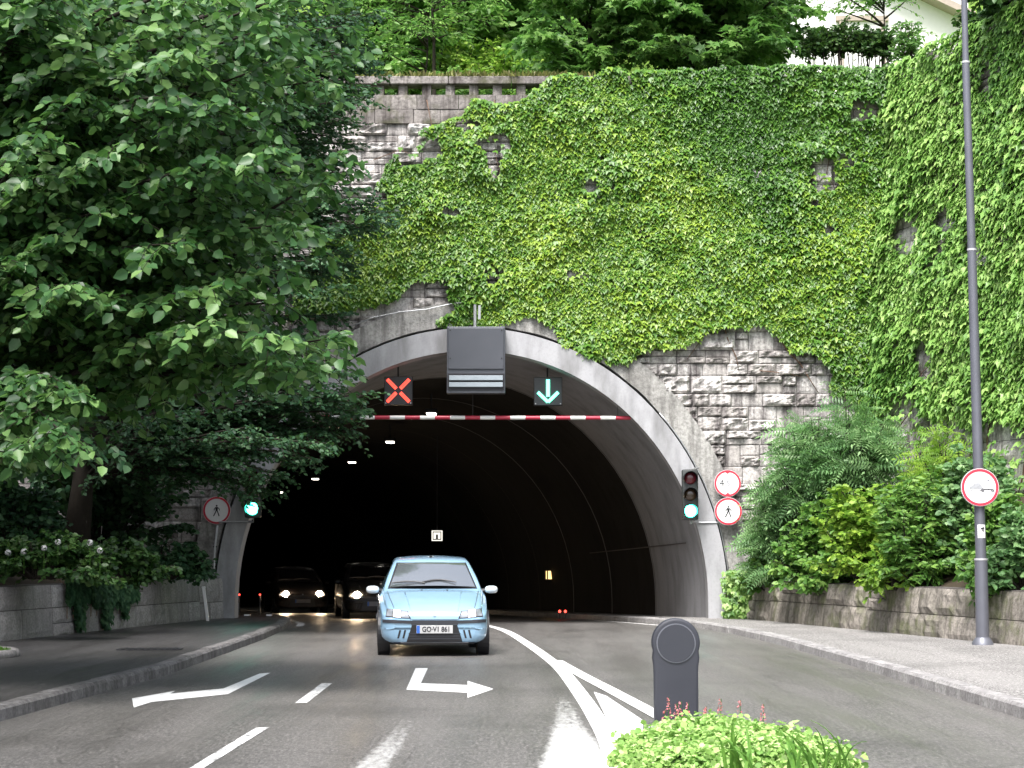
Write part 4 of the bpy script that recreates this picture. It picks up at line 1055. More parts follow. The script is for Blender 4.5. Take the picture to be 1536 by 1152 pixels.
    # bonnet seams
    for s in (-1, 1):
        b = MB(); b.tube([hit(s*lerp(.60, .70, k), lerp(.70, .935, k), .001) for k in np.linspace(0, 1, 8)], .0045, 4); local(b, 'bonnet_seam', M['black'], t)
        b = MB(); b.tube([hit(s*lerp(.33, .43, k), lerp(.60, .92, k), -.004) for k in np.linspace(0, 1, 8)], .010, 6); local(b, 'bonnet_crease', paint, t, smooth=True)
    b = MB(); h0 = Vector((0, 2.0*sl, 1.435*sz)); b.disc((0, h0.z+.012), .022, h0.y-.03, h0.y+.03, 10); local(b, 'aerial_base', M['black'], t)
    # sides
    def shit(s, y, z, off):
        h = bv.ray_cast(Vector((s*3, y*sl, z*sz)), Vector((-s, 0, 0)))
        return (h[0]+Vector((s*off, 0, 0))) if h[0] else Vector((s*.8*sx, y*sl, z*sz))
    for s in (-1, 1):
        for nm, quad in (('side_window', ((1.36, .95), (2.30, .95), (2.30, 1.33), (1.90, 1.31))), ('side_window', ((2.38, .95), (3.2, .96), (3.05, 1.32), (2.38, 1.33)))):
            b = MB(); a, c, d, e = quad
            g = [[shit(s, lerp(lerp(a[0], c[0], u), lerp(e[0], d[0], u), v), lerp(lerp(a[1], c[1], u), lerp(e[1], d[1], u), v), .006) for u in np.linspace(0, 1, 7)] for v in np.linspace(0, 1, 5)]
            for i in range(4):
                for j in range(6): b.face([g[i][j], g[i][j+1], g[i+1][j+1], g[i+1][j]])
            local(b, nm, M['glass'], t, smooth=True)
        b = MB(); b.tube([shit(s, y, .52, .012) for y in np.linspace(1.05, 3.0, 8)], .02, 6); local(b, 'side_strip', M['plastic'], t)
        for y in (1.12, 2.34):
            b = MB(); b.tube([shit(s, y, z, .0) for z in (.25, .5, .75, .9)], .004, 4); local(b, 'door_seam', M['black'], t)
        b = MB(); b.tube([shit(s, 2.05, .80, .02), shit(s, 2.22, .80, .02)], .016, 6); local(b, 'door_handle', M['plastic'], t)
        for y in (.70, 3.06):
            b = MB(); cx = s*.832*sx
            b.tube([(s*.66*sx, y*sl, .31*sz), (cx-s*.0+s*.004, y*sl, .31*sz)], .345*sz, 32); local(b, 'wheel_arch', M['black'], t)
            w = MB(); R0 = .29*sz; x0, x1 = s*.655*sx, s*.838*sx
            prof_ = [(x0, R0*.6), (x0, R0*.93), (x0+s*.02, R0), (x1-s*.02, R0), (x1, R0*.93), (x1+s*.004, R0*.65)]
            nn = 36
            for (xa, ra), (xb, rb) in zip(prof_, prof_[1:]):
                for k in range(nn):
                    p, q = 2*math.pi*k/nn, 2*math.pi*(k+1)/nn
                    w.face([(xa, y*sl+ra*math.cos(p), R0+ra*math.sin(p)), (xb, y*sl+rb*math.cos(p), R0+rb*math.sin(p)), (xb, y*sl+rb*math.cos(q), R0+rb*math.sin(q)), (xa, y*sl+ra*math.cos(q), R0+ra*math.sin(q))])
            ww = local(w, 'wheel', M['tyre'], t, smooth=True, auto=40)
            r = MB(); r.tube([(x1-s*.03, y*sl, R0), (x1+s*.002, y*sl, R0)], [R0*.62, R0*.66], 28)
            local(r, 'rim', M['rim'], ww, smooth=True, auto=40)
            for k in range(5):
                a = k*2*math.pi/5; r = MB(); r.box((x1+s*.004, y*sl+R0*.38*math.cos(a), R0+R0*.38*math.sin(a)), (.006, R0*.2, R0*.2), bev=.0); local(r, 'rim_hole', M['black'], ww)
        # mirrors
        mx = MB(); base = shit(s, 1.30, .93, 0)
        mx.tube([base-Vector((s*.03, 0, 0)), base+Vector((s*.09, -.02, .01))], [.035, .03], 8); mo = local(mx, 'mirror_arm', M['black'], t)
        v = []; b = MB(); nu, nv = 14, 10; cc = base+Vector((s*.135, -.03, .02))
        gg = [[cc+Vector((.10*math.copysign(abs(math.cos(p))**.75, math.cos(p))*math.sin(q)**.7, -.075*math.cos(q), .06*math.copysign(abs(math.sin(p))**.8, math.sin(p))*math.sin(q)**.7)) for p in np.linspace(0, 2*math.pi, nu+1)] for q in np.linspace(.02, math.pi-.6, nv)]
        for i in range(nv-1):
            for j in range(nu): b.face([gg[i][j], gg[i][j+1], gg[i+1][j+1], gg[i+1][j]])
        b.face(gg[-1][:-1]); local(b, 'mirror', mirror or paint, t, smooth=True, auto=60)
        # tail lamps
        b = MB(); b.box((s*.62*sx, 3.74*sl, .86*sz), (.16, .1, .3), bev=.03); local(b, 'tail_light', M['sign_red'], t)
    b = MB(); b.box((0, 2.0*sl, .20), (1.35*sx, 2.6*sl, .10)); local(b, 'underside', M['black'], t)
    return t
# nearest car: front bumper about 29.5 m away
hatchback('car', 'pale blue hatchback with a white number plate driving out of the tunnel', (P(650, 900, 29.4).x+.02, 29.4, 0), R(4), M['paint_blue'], .985, lights='off', plate='GO·V1 861', mirror=M['mirror_shell'])
hatchback('car', 'dark car half hidden behind the pale blue hatchback, one lit headlight showing', (P(566, 900, 52.5).x, 52.5, zr(52.9)), R(9), M['paint_dark'], 1.03, 1.0, 1.1, lights='on', screen=M['dark_glass'])
hatchback('car', 'dark car with two lit headlights, the farthest left in the tunnel', (P(454, 900, 69).x, 69, zr(69.6)), R(13), M['paint_maroon'], 1.12, 1.08, 1.15, lights='on', screen=M['dark_glass'])
# ================================================================== PLANTS
def ivy(name, label, O, U, V, Nn, mask, n, size, mat, urange, vrange, bulge=.16, stems=None, tone=None):
    root = thing(name, label, 'climbing plant', O); pos = []; tip = []; nrm = []; sz = []; rd = []
    U, V, Nn = [np.array(k) for k in (U, V, Nn)]; O_ = np.array(O); c = 0; tries = 0
    while c < n and tries < n*6:
        tries += 1; u = random.uniform(*urange); v = random.uniform(*vrange); m = mask(u, v)
        if m <= 0 or random.random() > m: continue
        h = .11+bulge*max(0, .45+mnoise.noise((u*.9, v*.9, 1.7))+.5*mnoise.noise((u*2.7, v*2.2, 9)))*(.35+.65*random.random())
        k = mnoise.noise((u*.5, v*.5, 40))*.35
        pos.append(O_+U*u+V*v+Nn*h); a = random.gauss(0, .45)
        tip.append(-V*math.cos(a)+U*math.sin(a)+Nn*random.uniform(.35, 1.0)); nrm.append(Nn*random.uniform(.45, 1.0)+V*random.uniform(.35, 1.15)+U*random.gauss(0, .32))
        sz.append(size*random.uniform(.55, 1.25)); rd.append(min(1, max(0, random.random()*.75+.10+k+(tone(u, v) if tone else 0)))); c += 1
    if stems:
        b = MB()
        for path, r in stems: b.tube(path, [lerp(r, r*.4, i/(len(path)-1)) for i in range(len(path))], 5)
        b.build('stems', M['stem'], root, smooth=True)
    leaf_object('leaves', 'ivy', np.array(pos), np.array(tip), np.array(nrm), np.array(sz), mat, root, np.array(rd))
    return root
W3 = lambda px, py: (P(px, py, YP).x, P(px, py, YP).z)
cov = [W3(*p) for p in ((430, 480), (545, 462), (600, 446), (612, 425), (668, 428), (690, 462), (655, 482), (690, 490), (765, 484), (800, 476), (838, 500), (870, 532), (935, 548), (968, 522), (1040, 516), (1062, 494), (1110, 486), (1165, 504), (1205, 528), (1245, 552), (1250, 590), (1330, 610),
       (1350, 380), (1345, 92), (1180, 96), (960, 108), (828, 116), (800, 138), (775, 158), (705, 152), (690, 178), (640, 192), (606, 214), (575, 262), (548, 330), (470, 372))]
bare = [(618, 218, 44, 24), (742, 212, 26, 18), (742, 240, 13, 20), (886, 276, 12, 11), (1240, 258, 24, 26), (1275, 236, 14, 12), (674, 314, 15, 9), (1225, 300, 10, 7), (738, 408, 14, 16), (640, 172, 16, 12), (1300, 160, 26, 16), (860, 410, 14, 8), (560, 290, 18, 20), (1250, 340, 16, 8), (700, 180, 20, 8)]
def mask_portal(u, v):
    x, y = u, v
    j = .22*mnoise.noise((u*2.1, v*2.1, 7))
    if not inpoly(u+j, v+j*.8, cov): return 0
    py = 830-(v-CAMZ)*FPX/YP; px = 768+u*FPX/YP
    for a, b, c, d in bare:
        q = ((px-a)/c)**2+((py-b)/d)**2+.9*mnoise.noise((px*.06, py*.06, 3))
        if q < 1: return .04
    return 1 if mnoise.noise((u*1.6, v*1.6, 21)) > -.5 else .6
Z = lambda *pts: [P(x, y, YP-.07) for x, y in pts]
ivy_stems = [(Z((1080, 470), (1092, 510), (1104, 535), (1108, 555)), .018), (Z((1160, 490), (1180, 525), (1200, 545), (1212, 565), (1228, 590)), .022), (Z((1140, 556), (1180, 560), (1205, 566)), .012), (Z((1055, 485), (1048, 515), (1030, 540)), .012), (Z((1180, 520), (1195, 518), (1212, 540)), .01),
             (Z((742, 150), (738, 200), (745, 240), (760, 300)), .014), (Z((640, 150), (650, 200), (690, 235)), .012), (Z((1245, 230), (1240, 260), (1262, 300)), .012), (Z((560, 240), (600, 225), (640, 240)), .01)]
ivy('ivy', 'dense yellow-green ivy spreading over the stone wall above the tunnel mouth', (0, YP-.02, 0), (1, 0, 0), (0, 0, 1), (0, -1, 0), mask_portal, 50000, .126, M['ivy'], (-5.2, 8.6), (4.4, 12.1), .17, ivy_stems, lambda u, v: .26*math.exp(-((u-1.5)/4)**2-((v-7.3)/2.2)**2)-.16*max(0, (v-9)/3)*max(0, (u-1)/6)*2)
# right wall, in wall coordinates (u along the wall towards the viewer, v up its face)
def mask_right(u, v):
    if v > 12.15: return 0
    low = 4.6-.10*u+.6*mnoise.noise((u*.7, 3, 3))
    if v < low: return .12 if v > low-1.2 else 0
    if mnoise.noise((u*.55, v*.55, 33)) < -.44: return .04
    return 1 if mnoise.noise((u*1.5, v*1.5, 2)) > -.5 else .6
def rwp(u, v, o=.05): return RW0+rd*u+rv*v+rnn*o
rs = [([rwp(u0+random.uniform(-.25, .25)*k, 2.2+.75*k, .06) for k in range(6)], .02) for u0 in np.linspace(.6, 13, 14)]
ivy('ivy', 'thick light green ivy covering the leaning wall behind the lamp post', RW0, rd, rv, rnn, mask_right, 44000, .165, M['ivy_r'], (-.1, 17), (1.8, 12.3), .24, rs)

# big broad-leaved tree on the left, in front
# a crown described by regions of the view at several depths
reg1 = [(-160, -70), (560, -70), (545, 30), (515, 130), (512, 250), (455, 345), (440, 420), (515, 510), (470, 548), (380, 545), (300, 520), (220, 470), (150, 420), (80, 470), (120, 560), (100, 655), (0, 690), (-160, 700)]
e1 = poly_points(reg1, 175, (19.5, 24.5)) + [P(x, y, Y) for x, y, Y in ((505, 235, 21), (508, 252, 21), (440, 335, 20.5), (470, 345, 21), (430, 405, 20.5), (510, 505, 21), (495, 540, 21), (440, 545, 20.5), (95, 650, 19), (60, 665, 19), (110, 590, 19.5), (330, 480, 20), (390, 500, 20), (500, 120, 22), (525, 40, 23))]
tree('broadleaf_tree', 'big broad-leaved tree with pale leaf tips overhanging from the left edge', (-6.9, 23.5, 1.4), (-6.2, 23.5, 11.5), e1, 'ovate', .148, M['linden'], .2, 1.2, spacing=.21, per=9, twig=(.35, .9), droop=.32, start=.3)
# fine-leaved dark tree against the portal
reg2 = [(300, -80), (560, -80), (570, 110), (520, 200), (480, 330), (590, 330), (520, 420), (535, 470), (505, 560), (530, 610), (520, 660), (470, 700), (405, 740), (330, 745), (250, 730), (120, 700), (60, 640), (60, 300)]
e2 = poly_points(reg2, 180, (35.5, 40.5)) + [P(x, y, random.uniform(36.5, 39.5)) for x, y in ((592, 318), (560, 300), (545, 285), (520, 300), (580, 335), (565, 130), (550, 60), (560, 90), (545, 150), (520, 180), (530, 20), (510, 590), (500, 610), (460, 640), (430, 690), (440, 600), (590, 325), (575, 310), (560, 340), (535, 600), (540, 615), (528, 650), (530, 560), (480, 690), (400, 735), (375, 745), (425, 715), (560, 20), (555, 100), (525, 470))]
e2 += poly_points([(400, -60), (560, -60), (565, 110), (515, 200), (490, 310), (590, 330), (530, 400), (400, 420)], 75, (36.5, 41))
e2 += poly_points([(455, 130), (548, 130), (530, 250), (480, 300), (440, 260)], 22, (38.5, 41.5))+[P(x, y, random.uniform(36.5, 39)) for x, y in ((548, 612), (535, 622), (520, 630), (545, 590), (505, 575), (520, 560), (495, 625), (475, 640), (530, 645), (460, 660), (500, 655))]
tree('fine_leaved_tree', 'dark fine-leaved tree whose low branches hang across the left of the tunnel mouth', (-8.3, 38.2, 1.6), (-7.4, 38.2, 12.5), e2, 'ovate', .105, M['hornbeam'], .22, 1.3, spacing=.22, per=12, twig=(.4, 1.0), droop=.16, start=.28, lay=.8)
# dark trees filling the bank further left
for i, (x, y, px0, px1, lab) in enumerate(((-11.0, 33, -500, 230, 'dark tree standing on the left bank behind the broad-leaved tree'), (-10.5, 40.5, -100, 330, 'dark tree against the far left end of the stone wall'))):
    reg = [(px0, -100), (px1, -100), (px1+40, 300), (px1, 650), (px1-100, 760), (px0, 790)]
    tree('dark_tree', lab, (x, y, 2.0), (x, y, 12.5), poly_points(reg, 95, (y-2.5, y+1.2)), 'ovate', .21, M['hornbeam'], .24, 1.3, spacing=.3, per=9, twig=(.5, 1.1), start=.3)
tree('dark_tree', 'dark tree added on the left bank by the picture edge to block sky light', (-11.5, 27, 2.2), (-11.0, 27, 11), [Vector((random.uniform(-14, -7.5), random.uniform(23.5, 31), random.uniform(3.2, 11.5))) for _ in range(80)], 'ovate', .3, M['hornbeam'], .24, 1.3, spacing=.4, per=8, twig=(.5, 1.2), start=.3)  # added to keep sky light off the left bank
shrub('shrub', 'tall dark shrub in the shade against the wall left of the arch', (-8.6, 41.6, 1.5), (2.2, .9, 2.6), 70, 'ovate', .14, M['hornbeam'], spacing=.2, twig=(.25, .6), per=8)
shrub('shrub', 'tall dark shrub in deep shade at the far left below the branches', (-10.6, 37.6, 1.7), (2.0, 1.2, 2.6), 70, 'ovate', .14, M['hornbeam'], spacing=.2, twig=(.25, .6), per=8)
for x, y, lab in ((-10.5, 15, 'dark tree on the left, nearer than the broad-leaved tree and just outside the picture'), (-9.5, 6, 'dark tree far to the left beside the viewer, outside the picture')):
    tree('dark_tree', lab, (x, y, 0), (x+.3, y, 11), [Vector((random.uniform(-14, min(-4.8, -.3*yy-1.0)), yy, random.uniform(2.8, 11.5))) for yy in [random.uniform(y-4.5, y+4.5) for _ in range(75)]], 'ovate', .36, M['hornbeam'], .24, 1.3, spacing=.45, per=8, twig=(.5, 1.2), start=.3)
# trees above the wall
def hilltree(name, label, px, Y, reg, n, Yr, kind, size, mat, r0=.06, tz=15.5, group=None, **kw):
    x = (px-768)/FPX*Y; z = hill_z(x, Y)-.1
    kw = {**dict(spacing=.26, per=8, twig=(.35, .8), start=.3, droop=.2), **kw}
    tree(name, label, (x, Y, z), (x+random.uniform(-.2, .2), Y, tz), poly_points(reg, n, Yr), kind, size, mat, r0, .5, group, **kw)
hilltree('sapling_tree', 'slim young tree with a bare thin trunk behind the parapet', 651, 46.5, [(590, -90), (740, -90), (760, 20), (700, 60), (610, 50)], 26, (45.6, 47.5), 'narrow', .16, M['fresh'], .055, 16)
hilltree('sapling_tree', 'thinner young tree just left of the bare trunk behind the parapet', 630, 47.5, [(520, -90), (650, -90), (660, 60), (590, 85), (520, 90)], 24, (46, 48.5), 'narrow', .15, M['fresh'], .035, 15)
hilltree('maple_tree', 'spreading bright maple overhanging the parapet in the middle', 880, 46, [(770, -90), (980, -90), (985, 60), (960, 108), (850, 100), (770, 70)], 58, (43.0, 47), 'maple', .22, M['maple'], .08, 15.5, lay=.9)
hilltree('maple_tree', 'darker maple hanging over the ivy to the right of the middle', 1080, 46, [(950, -90), (1220, -90), (1230, 40), (1190, 90), (1120, 105), (1040, 112), (950, 105)], 75, (42.6, 47), 'maple', .22, M['maple'], .1, 15.5, lay=.9)
hilltree('small_tree', 'small sparse tree in front of the white house', 1330, 48, [(1230, -90), (1380, -90), (1400, 5), (1390, 60), (1370, 75), (1375, 30), (1320, 12), (1225, 34)], 30, (46.5, 49), 'narrow', .15, M['fresh'], .04, 15.2, twig=(.3, .6))
for i, (px, Y, reg, mt, lab) in enumerate(((770, 64, [(500, -140), (1190, -140), (1190, 40), (500, 60)], 'fresh', 'wide light green tree highest on the hill behind the others'), (560, 53, [(470, -120), (680, -120), (680, 60), (600, 100), (470, 100)], 'fresh', 'bushy light green tree on the hill at the upper left of the parapet'),
        (730, 56, [(640, -120), (850, -120), (850, 60), (760, 90), (640, 90)], 'fresh', 'bushy light green tree on the hill behind the slim trunks'),
        (900, 58, [(800, -120), (1020, -120), (1020, 60), (900, 100), (800, 90)], 'maple', 'bushy tree on the hill behind the bright maple'),
        (1110, 58, [(990, -120), (1215, -120), (1210, 60), (1120, 100), (990, 90)], 'hedge', 'dark bushy tree on the hill behind the darker maple'))):
    hilltree('hill_tree', lab, px, Y, reg, 85, (Y-3, Y+1.5), 'ovate', .24, M[mt], .12, 17.5, twig=(.4, 1.0))
def hp(px, Y): x = (px-768)/FPX*Y; return (x, Y, hill_z(x, Y)-.1)
for px, Y, rad, mt, lab in ((590, 48.8, (1.7, .9, 1.5), 'shrub', 'leafy bush behind the left end of the parapet'), (690, 49.5, (1.8, .9, 1.4), 'fresh', 'light leafy bush behind the parapet, right of the slim trunk'), (800, 48.5, (1.9, .9, 1.5), 'shrub', 'leafy bush under the bright maple'), (960, 48.5, (2.0, .9, 1.2), 'hedge', 'dark bush under the darker maple'), (740, 52, (3, 1, 2.0), 'shrub_y', 'yellow-green bush higher on the slope behind the parapet'), (560, 51, (2.2, 1, 2.6), 'shrub', 'tall leafy bush at the far left of the slope behind the parapet'), (650, 54, (2.4, 1, 3.2), 'shrub_y', 'tall yellow-green bush behind the bare trunk on the slope'), (860, 52, (2.4, 1, 2.8), 'fresh', 'tall light bush on the slope behind the bright maple')):
    shrub('bush', lab, hp(px, Y), rad, 42, 'ovate', .15, M[mt], 'bush', spacing=.2, twig=(.25, .5), per=7, droop=.1)
for i, (px, ln) in enumerate(((568, 1.0), (640, .7), (700, .9), (745, .8), (800, 1.0), (850, .8))):
    c = P(px, 106, YP+.1); t = thing('weed_tuft', 'tuft of dry grass growing on the stone coping of the parapet', 'weed', (c.x, YP+.1, WTOP+1.01), 0, 'weeds on the coping'); m_ = 160
    pos = np.stack([c.x+RNG.normal(0, .4*ln, m_), YP+.1+RNG.uniform(-.25, .2, m_), np.full(m_, WTOP+1.0)], 1)
    leaf_object('blades', 'narrow', pos, np.stack([RNG.normal(0, .6, m_), RNG.normal(-.3, .5, m_), np.ones(m_)], 1), np.stack([RNG.normal(0, 1, m_), -np.ones(m_), RNG.normal(0, .3, m_)], 1), RNG.uniform(.06, .2, m_), M['weed'], t)['kind'] = 'stuff'
# hedge with bare stems below it, on top of the wall
hx0, hx1 = (1222-768)/FPX*44.6, (1342-768)/FPX*44.6
root = thing('hedge', 'clipped dark hedge on bare stems on top of the wall before the white house', 'hedge', ((hx0+hx1)/2, 44.6, 11.6)); w = MB(); B = []
for i in range(26):
    x = lerp(hx0, hx1, i/25)+random.uniform(-.05, .05); y = 44.6+random.uniform(-.15, .15); zt = P(1280, 68, 44.6).z
    w.tube([(x, y, 11.1), (x+random.uniform(-.08, .08), y, 12.0), (x+random.uniform(-.12, .12), y, zt)], [.022, .018, .012], 5)
    for k in range(5): B.append(((x, y, zt-.15), (x+random.uniform(-.25, .25), y+random.uniform(-.3, .3), zt+random.uniform(-.05, .48)-.18*abs(i-10)/12)))
a = grow(B, .085, spacing=.09, twig=(.12, .28), per=7, lay=.2, wood=w, droop=.05, start=.1); w.build('stems', M['bark'], root, smooth=True); leaf_object('foliage', 'ovate', a[0], a[1], a[2], a[3], M['hedge'], root, a[4])
# bush where the two walls meet, and overhang on the right wall's crest
shrub('bush', 'loose bush at the corner between hedge and right wall', (8.75, 43.3, 11.7), (.55, .5, 1.5), 22, 'narrow', .14, M['maple'], 'bush', spacing=.16, twig=(.2, .4), per=7)
shrub('bush', 'dark bush hanging over the crest of the right wall at the top corner', tuple(rwp(5.6, 12.0, -.3)), (1.6, 1.6, 1.6), 50, 'ovate', .16, M['hedge'], 'bush', spacing=.18, twig=(.25, .5), per=8)
shrub('bush', 'dark bush on the crest of the right wall behind the lamp post', tuple(rwp(3.9, 12.0, -.5)), (.9, .9, .8), 30, 'ovate', .14, M['hedge'], 'bush', spacing=.18, twig=(.25, .5), per=8)

# shrubs on the right bank
def bank(px, py, Y): q = P(px, py, Y); return (q.x, q.y, q.z)
SH = [('sumac_shrub', 'low feathery shrub under the no walking sign beside the arch foot', (1160, 850, 41.2), (.75, .6, 1.5), 26, 'pinnate', .45, 'shrub_b', dict(spacing=.3, twig=(.2, .4), per=3, lay=.5)),
      ('shrub', 'leafy bush filling the bank behind the feathery shrubs', (1235, 880, 39.4), (1.1, .7, 1.7), 60, 'ovate', .12, 'shrub', dict(spacing=.15, twig=(.2, .4), per=8)),
      ('shrub', 'broad bright bush between the yellow-green bush and the lamp post', (1370, 870, 36.4), (1.2, .8, 1.9), 66, 'ovate', .13, 'shrub_y', dict(spacing=.16, twig=(.2, .42), per=8)),
      ('shrub', 'bushy pale shrub behind the round vehicle sign', (1475, 850, 34.2), (1.1, .8, 2.0), 60, 'ovate', .12, 'shrub_b', dict(spacing=.16, twig=(.2, .42), per=8)),
      ('shrub', 'leafy bush drooping over the mossy wall right of the lamp post', (1510, 895, 31.3), (.8, .5, .8), 40, 'ovate', .12, 'shrub', dict(spacing=.14, twig=(.2, .36), per=8, droop=.45)),
      ('sumac_shrub', 'feathery grey-green shrub with long leaf fronds beside the right signs', (1215, 800, 40.6), (1.15, .8, 2.5), 34, 'pinnate', .52, 'shrub_b', dict(spacing=.34, twig=(.2, .4), per=3, lay=.5)),
      ('sumac_shrub', 'tall feathery shrub in front of the corner of the two walls', (1290, 760, 40.2), (1.0, .8, 2.3), 30, 'pinnate', .55, 'shrub_b', dict(spacing=.34, twig=(.2, .4), per=3, lay=.5)),
      ('shrub', 'low leafy shrub beside the right foot of the arch', (1160, 890, 41.4), (.85, .6, .95), 40, 'ovate', .13, 'shrub', dict(spacing=.15, twig=(.15, .35), per=7)),
      ('shrub', 'bright yellow-green bush in the middle of the right bank', (1300, 870, 37.2), (1.15, .8, 1.75), 60, 'ovate', .13, 'shrub_y', dict(spacing=.16, twig=(.2, .42), per=8)),
      ('shrub', 'rounded mid-green bush left of the lamp post', (1385, 880, 34.6), (1.05, .8, 2.0), 64, 'narrow', .16, 'shrub', dict(spacing=.16, twig=(.2, .42), per=8)),
      ('shrub', 'tall yellow-green shrub with feathery tops behind the lamp post', (1420, 830, 36.2), (.95, .8, 2.2), 36, 'pinnate', .42, 'shrub_y', dict(spacing=.28, twig=(.2, .4), per=3)),
      ('shrub', 'dark glossy bush just right of the lamp post', (1495, 880, 32.6), (.8, .6, 1.5), 46, 'ovate', .13, 'shrub', dict(spacing=.15, twig=(.2, .4), per=8)),
      ('shrub', 'pale blue-green bush at the right edge of the picture', (1545, 890, 30.8), (.75, .6, 1.3), 46, 'ovate', .12, 'shrub_b', dict(spacing=.14, twig=(.2, .36), per=8)),
      ('shrub', 'small leafy shrub trailing over the mossy planter wall', (1255, 885, 38.4), (.8, .5, .75), 34, 'ovate', .12, 'shrub', dict(spacing=.14, twig=(.2, .36), per=8, droop=.4)),
      ('shrub', 'bright bush spilling over the wall left of the lamp post', (1340, 885, 34.9), (.8, .5, .8), 34, 'ovate', .12, 'shrub_y', dict(spacing=.14, twig=(.2, .36), per=8, droop=.4))]
for nm, lab, q, rad, n, kd, sz, mt, kw in SH: shrub(nm, lab, bank(*q), rad, n, kd, sz, M[mt], **kw)
# trailing ivy at the arch foot on the right
pf = (P(1100, 900, 42.4).x, 42.4)
root = thing('ivy', 'small clump of dark ivy at the right foot of the arch', 'climbing plant', (pf[0], pf[1], .13)); n = 420
pos = np.stack([pf[0]+RNG.uniform(-.22, .45, n), 42.45-RNG.uniform(0, .3, n), .15+1.0*RNG.random(n)], 1)
leaf_object('leaves', 'ivy', pos, np.stack([RNG.normal(0, .4, n), -RNG.uniform(.2, .8, n), -np.ones(n)], 1), np.stack([RNG.normal(0, .3, n), -np.ones(n), RNG.uniform(.2, .9, n)], 1), RNG.uniform(.09, .15, n), M['ivy_r'], root)
b = MB()
for k in range(5): b.tube([(pf[0]+.08*k-.15, 42.4, .13), (pf[0]+.09*k-.15, 42.35, .7), (pf[0]+.1*k-.15, 42.4, 1.1)], .008, 4)
b.build('stems', M['stem'], root)
# left bank plants
LB = [('shrub', 'leafy ground-hugging shrub with white flowers on the left planter wall', (60, 868, 31.9), (1.3, .7, .75), 60, 'ovate', .11, 'hedge', dict(spacing=.13, twig=(.18, .36), per=8, droop=.3)),
      ('shrub', 'leafy shrub beside the white-flowered one on the left planter wall', (170, 868, 34.5), (1.1, .7, .7), 50, 'ovate', .11, 'hedge', dict(spacing=.13, twig=(.18, .36), per=8, droop=.35)),
      ('shrub', 'dark shrub at the tunnel end of the left planter wall', (250, 868, 38.5), (1.0, .7, .7), 40, 'ovate', .11, 'hornbeam', dict(spacing=.14, twig=(.18, .36), per=8, droop=.35)),
      ('shrub', 'taller dark shrub at the left picture edge behind the planter wall', (20, 830, 33.5), (1.2, .7, 1.2), 50, 'ovate', .12, 'hornbeam', dict(spacing=.15, twig=(.2, .4), per=8))]
for nm, lab, q, rad, n, kd, sz, mt, kw in LB: shrub(nm, lab, bank(*q), rad, n, kd, sz, M[mt], **kw)
for i, (px, py) in enumerate(((87, 813), (135, 814), (36, 827), (12, 829), (66, 822), (150, 826))):
    c = P(px, py, 31.4); t = thing('white_flower', 'white flower head on the dark shrub above the left planter wall', 'flower', c, 0, 'white flowers above the left planter wall'); b = MB()
    for k in range(26):
        d = Vector((random.gauss(0, 1), random.gauss(0, 1), random.gauss(0, 1))).normalized()*.045; u = d.orthogonal().normalized()*.022; v2 = d.cross(u).normalized()*.022
        b.face([d+u, d+v2, d-u, d-v2])
    local(b, 'petals', M['petal_w'], t); b = MB(); b.tube([(0, .02, -.35), (0, 0, 0)], .005, 4); local(b, 'stem', M['blade'], t)
root = thing('ivy', 'dark ivy curtain trailing down over the left planter wall', 'climbing plant', (-7.4, 36, 1)); n = 3000
tt = RNG.random(n); Yv = 34.0+3.4*tt; xv = np.array([wall_l(y) for y in Yv]); dep = RNG.random(n)**.8*np.clip([.55+.9*mnoise.noise((y*2.3, 5, 1))+.3*mnoise.noise((y*7, 1, 1)) for y in Yv], .08, 1)
pos = np.stack([xv+.05+.10*RNG.random(n), Yv, 1.1-dep*.98], 1)
leaf_object('leaves', 'ivy', pos, np.stack([RNG.uniform(.1, .8, n), -RNG.uniform(.0, .5, n), -np.ones(n)], 1), np.stack([np.ones(n), -RNG.uniform(.3, 1, n), RNG.uniform(.2, .8, n)], 1), RNG.uniform(.06, .11, n), M['hornbeam'], root)
b = MB()
for k in range(12): y = 34.1+.28*k; b.tube([(wall_l(y)-.1, y, 1.05), (wall_l(y)+.05, y, .95), (wall_l(y)+.05, y, .4)], .008, 4)
b.build('stems', M['stem'], root)
# grass corner on the left pavement edge
g = G(-8, 985, KH); t = thing('planting_bed', 'corner of a small round grassed bed with a stone edge at the left picture edge', 'planting bed', (g.x-.35, g.y, KH))
b = MB(); b.tube([(.58*math.cos(a), .9*math.sin(a), .03) for a in np.linspace(0, 2*math.pi, 40)], .07, 8); local(b, 'stone_edge', M['stone_pale'], t, smooth=True)
n = 900; aa = RNG.uniform(0, 6.28, n); r = np.sqrt(RNG.random(n))*.93
pos = np.stack([t.location.x+.55*r*np.cos(aa), t.location.y+.86*r*np.sin(aa), np.full(n, KH)], 1)
leaf_object('grass', 'narrow', pos, np.stack([RNG.normal(0, .4, n), RNG.normal(0, .4, n), np.ones(n)], 1), np.stack([RNG.normal(0, 1, n), RNG.normal(0, 1, n), np.zeros(n)], 1), RNG.uniform(.06, .13, n), M['blade'], t)['kind'] = 'stuff'

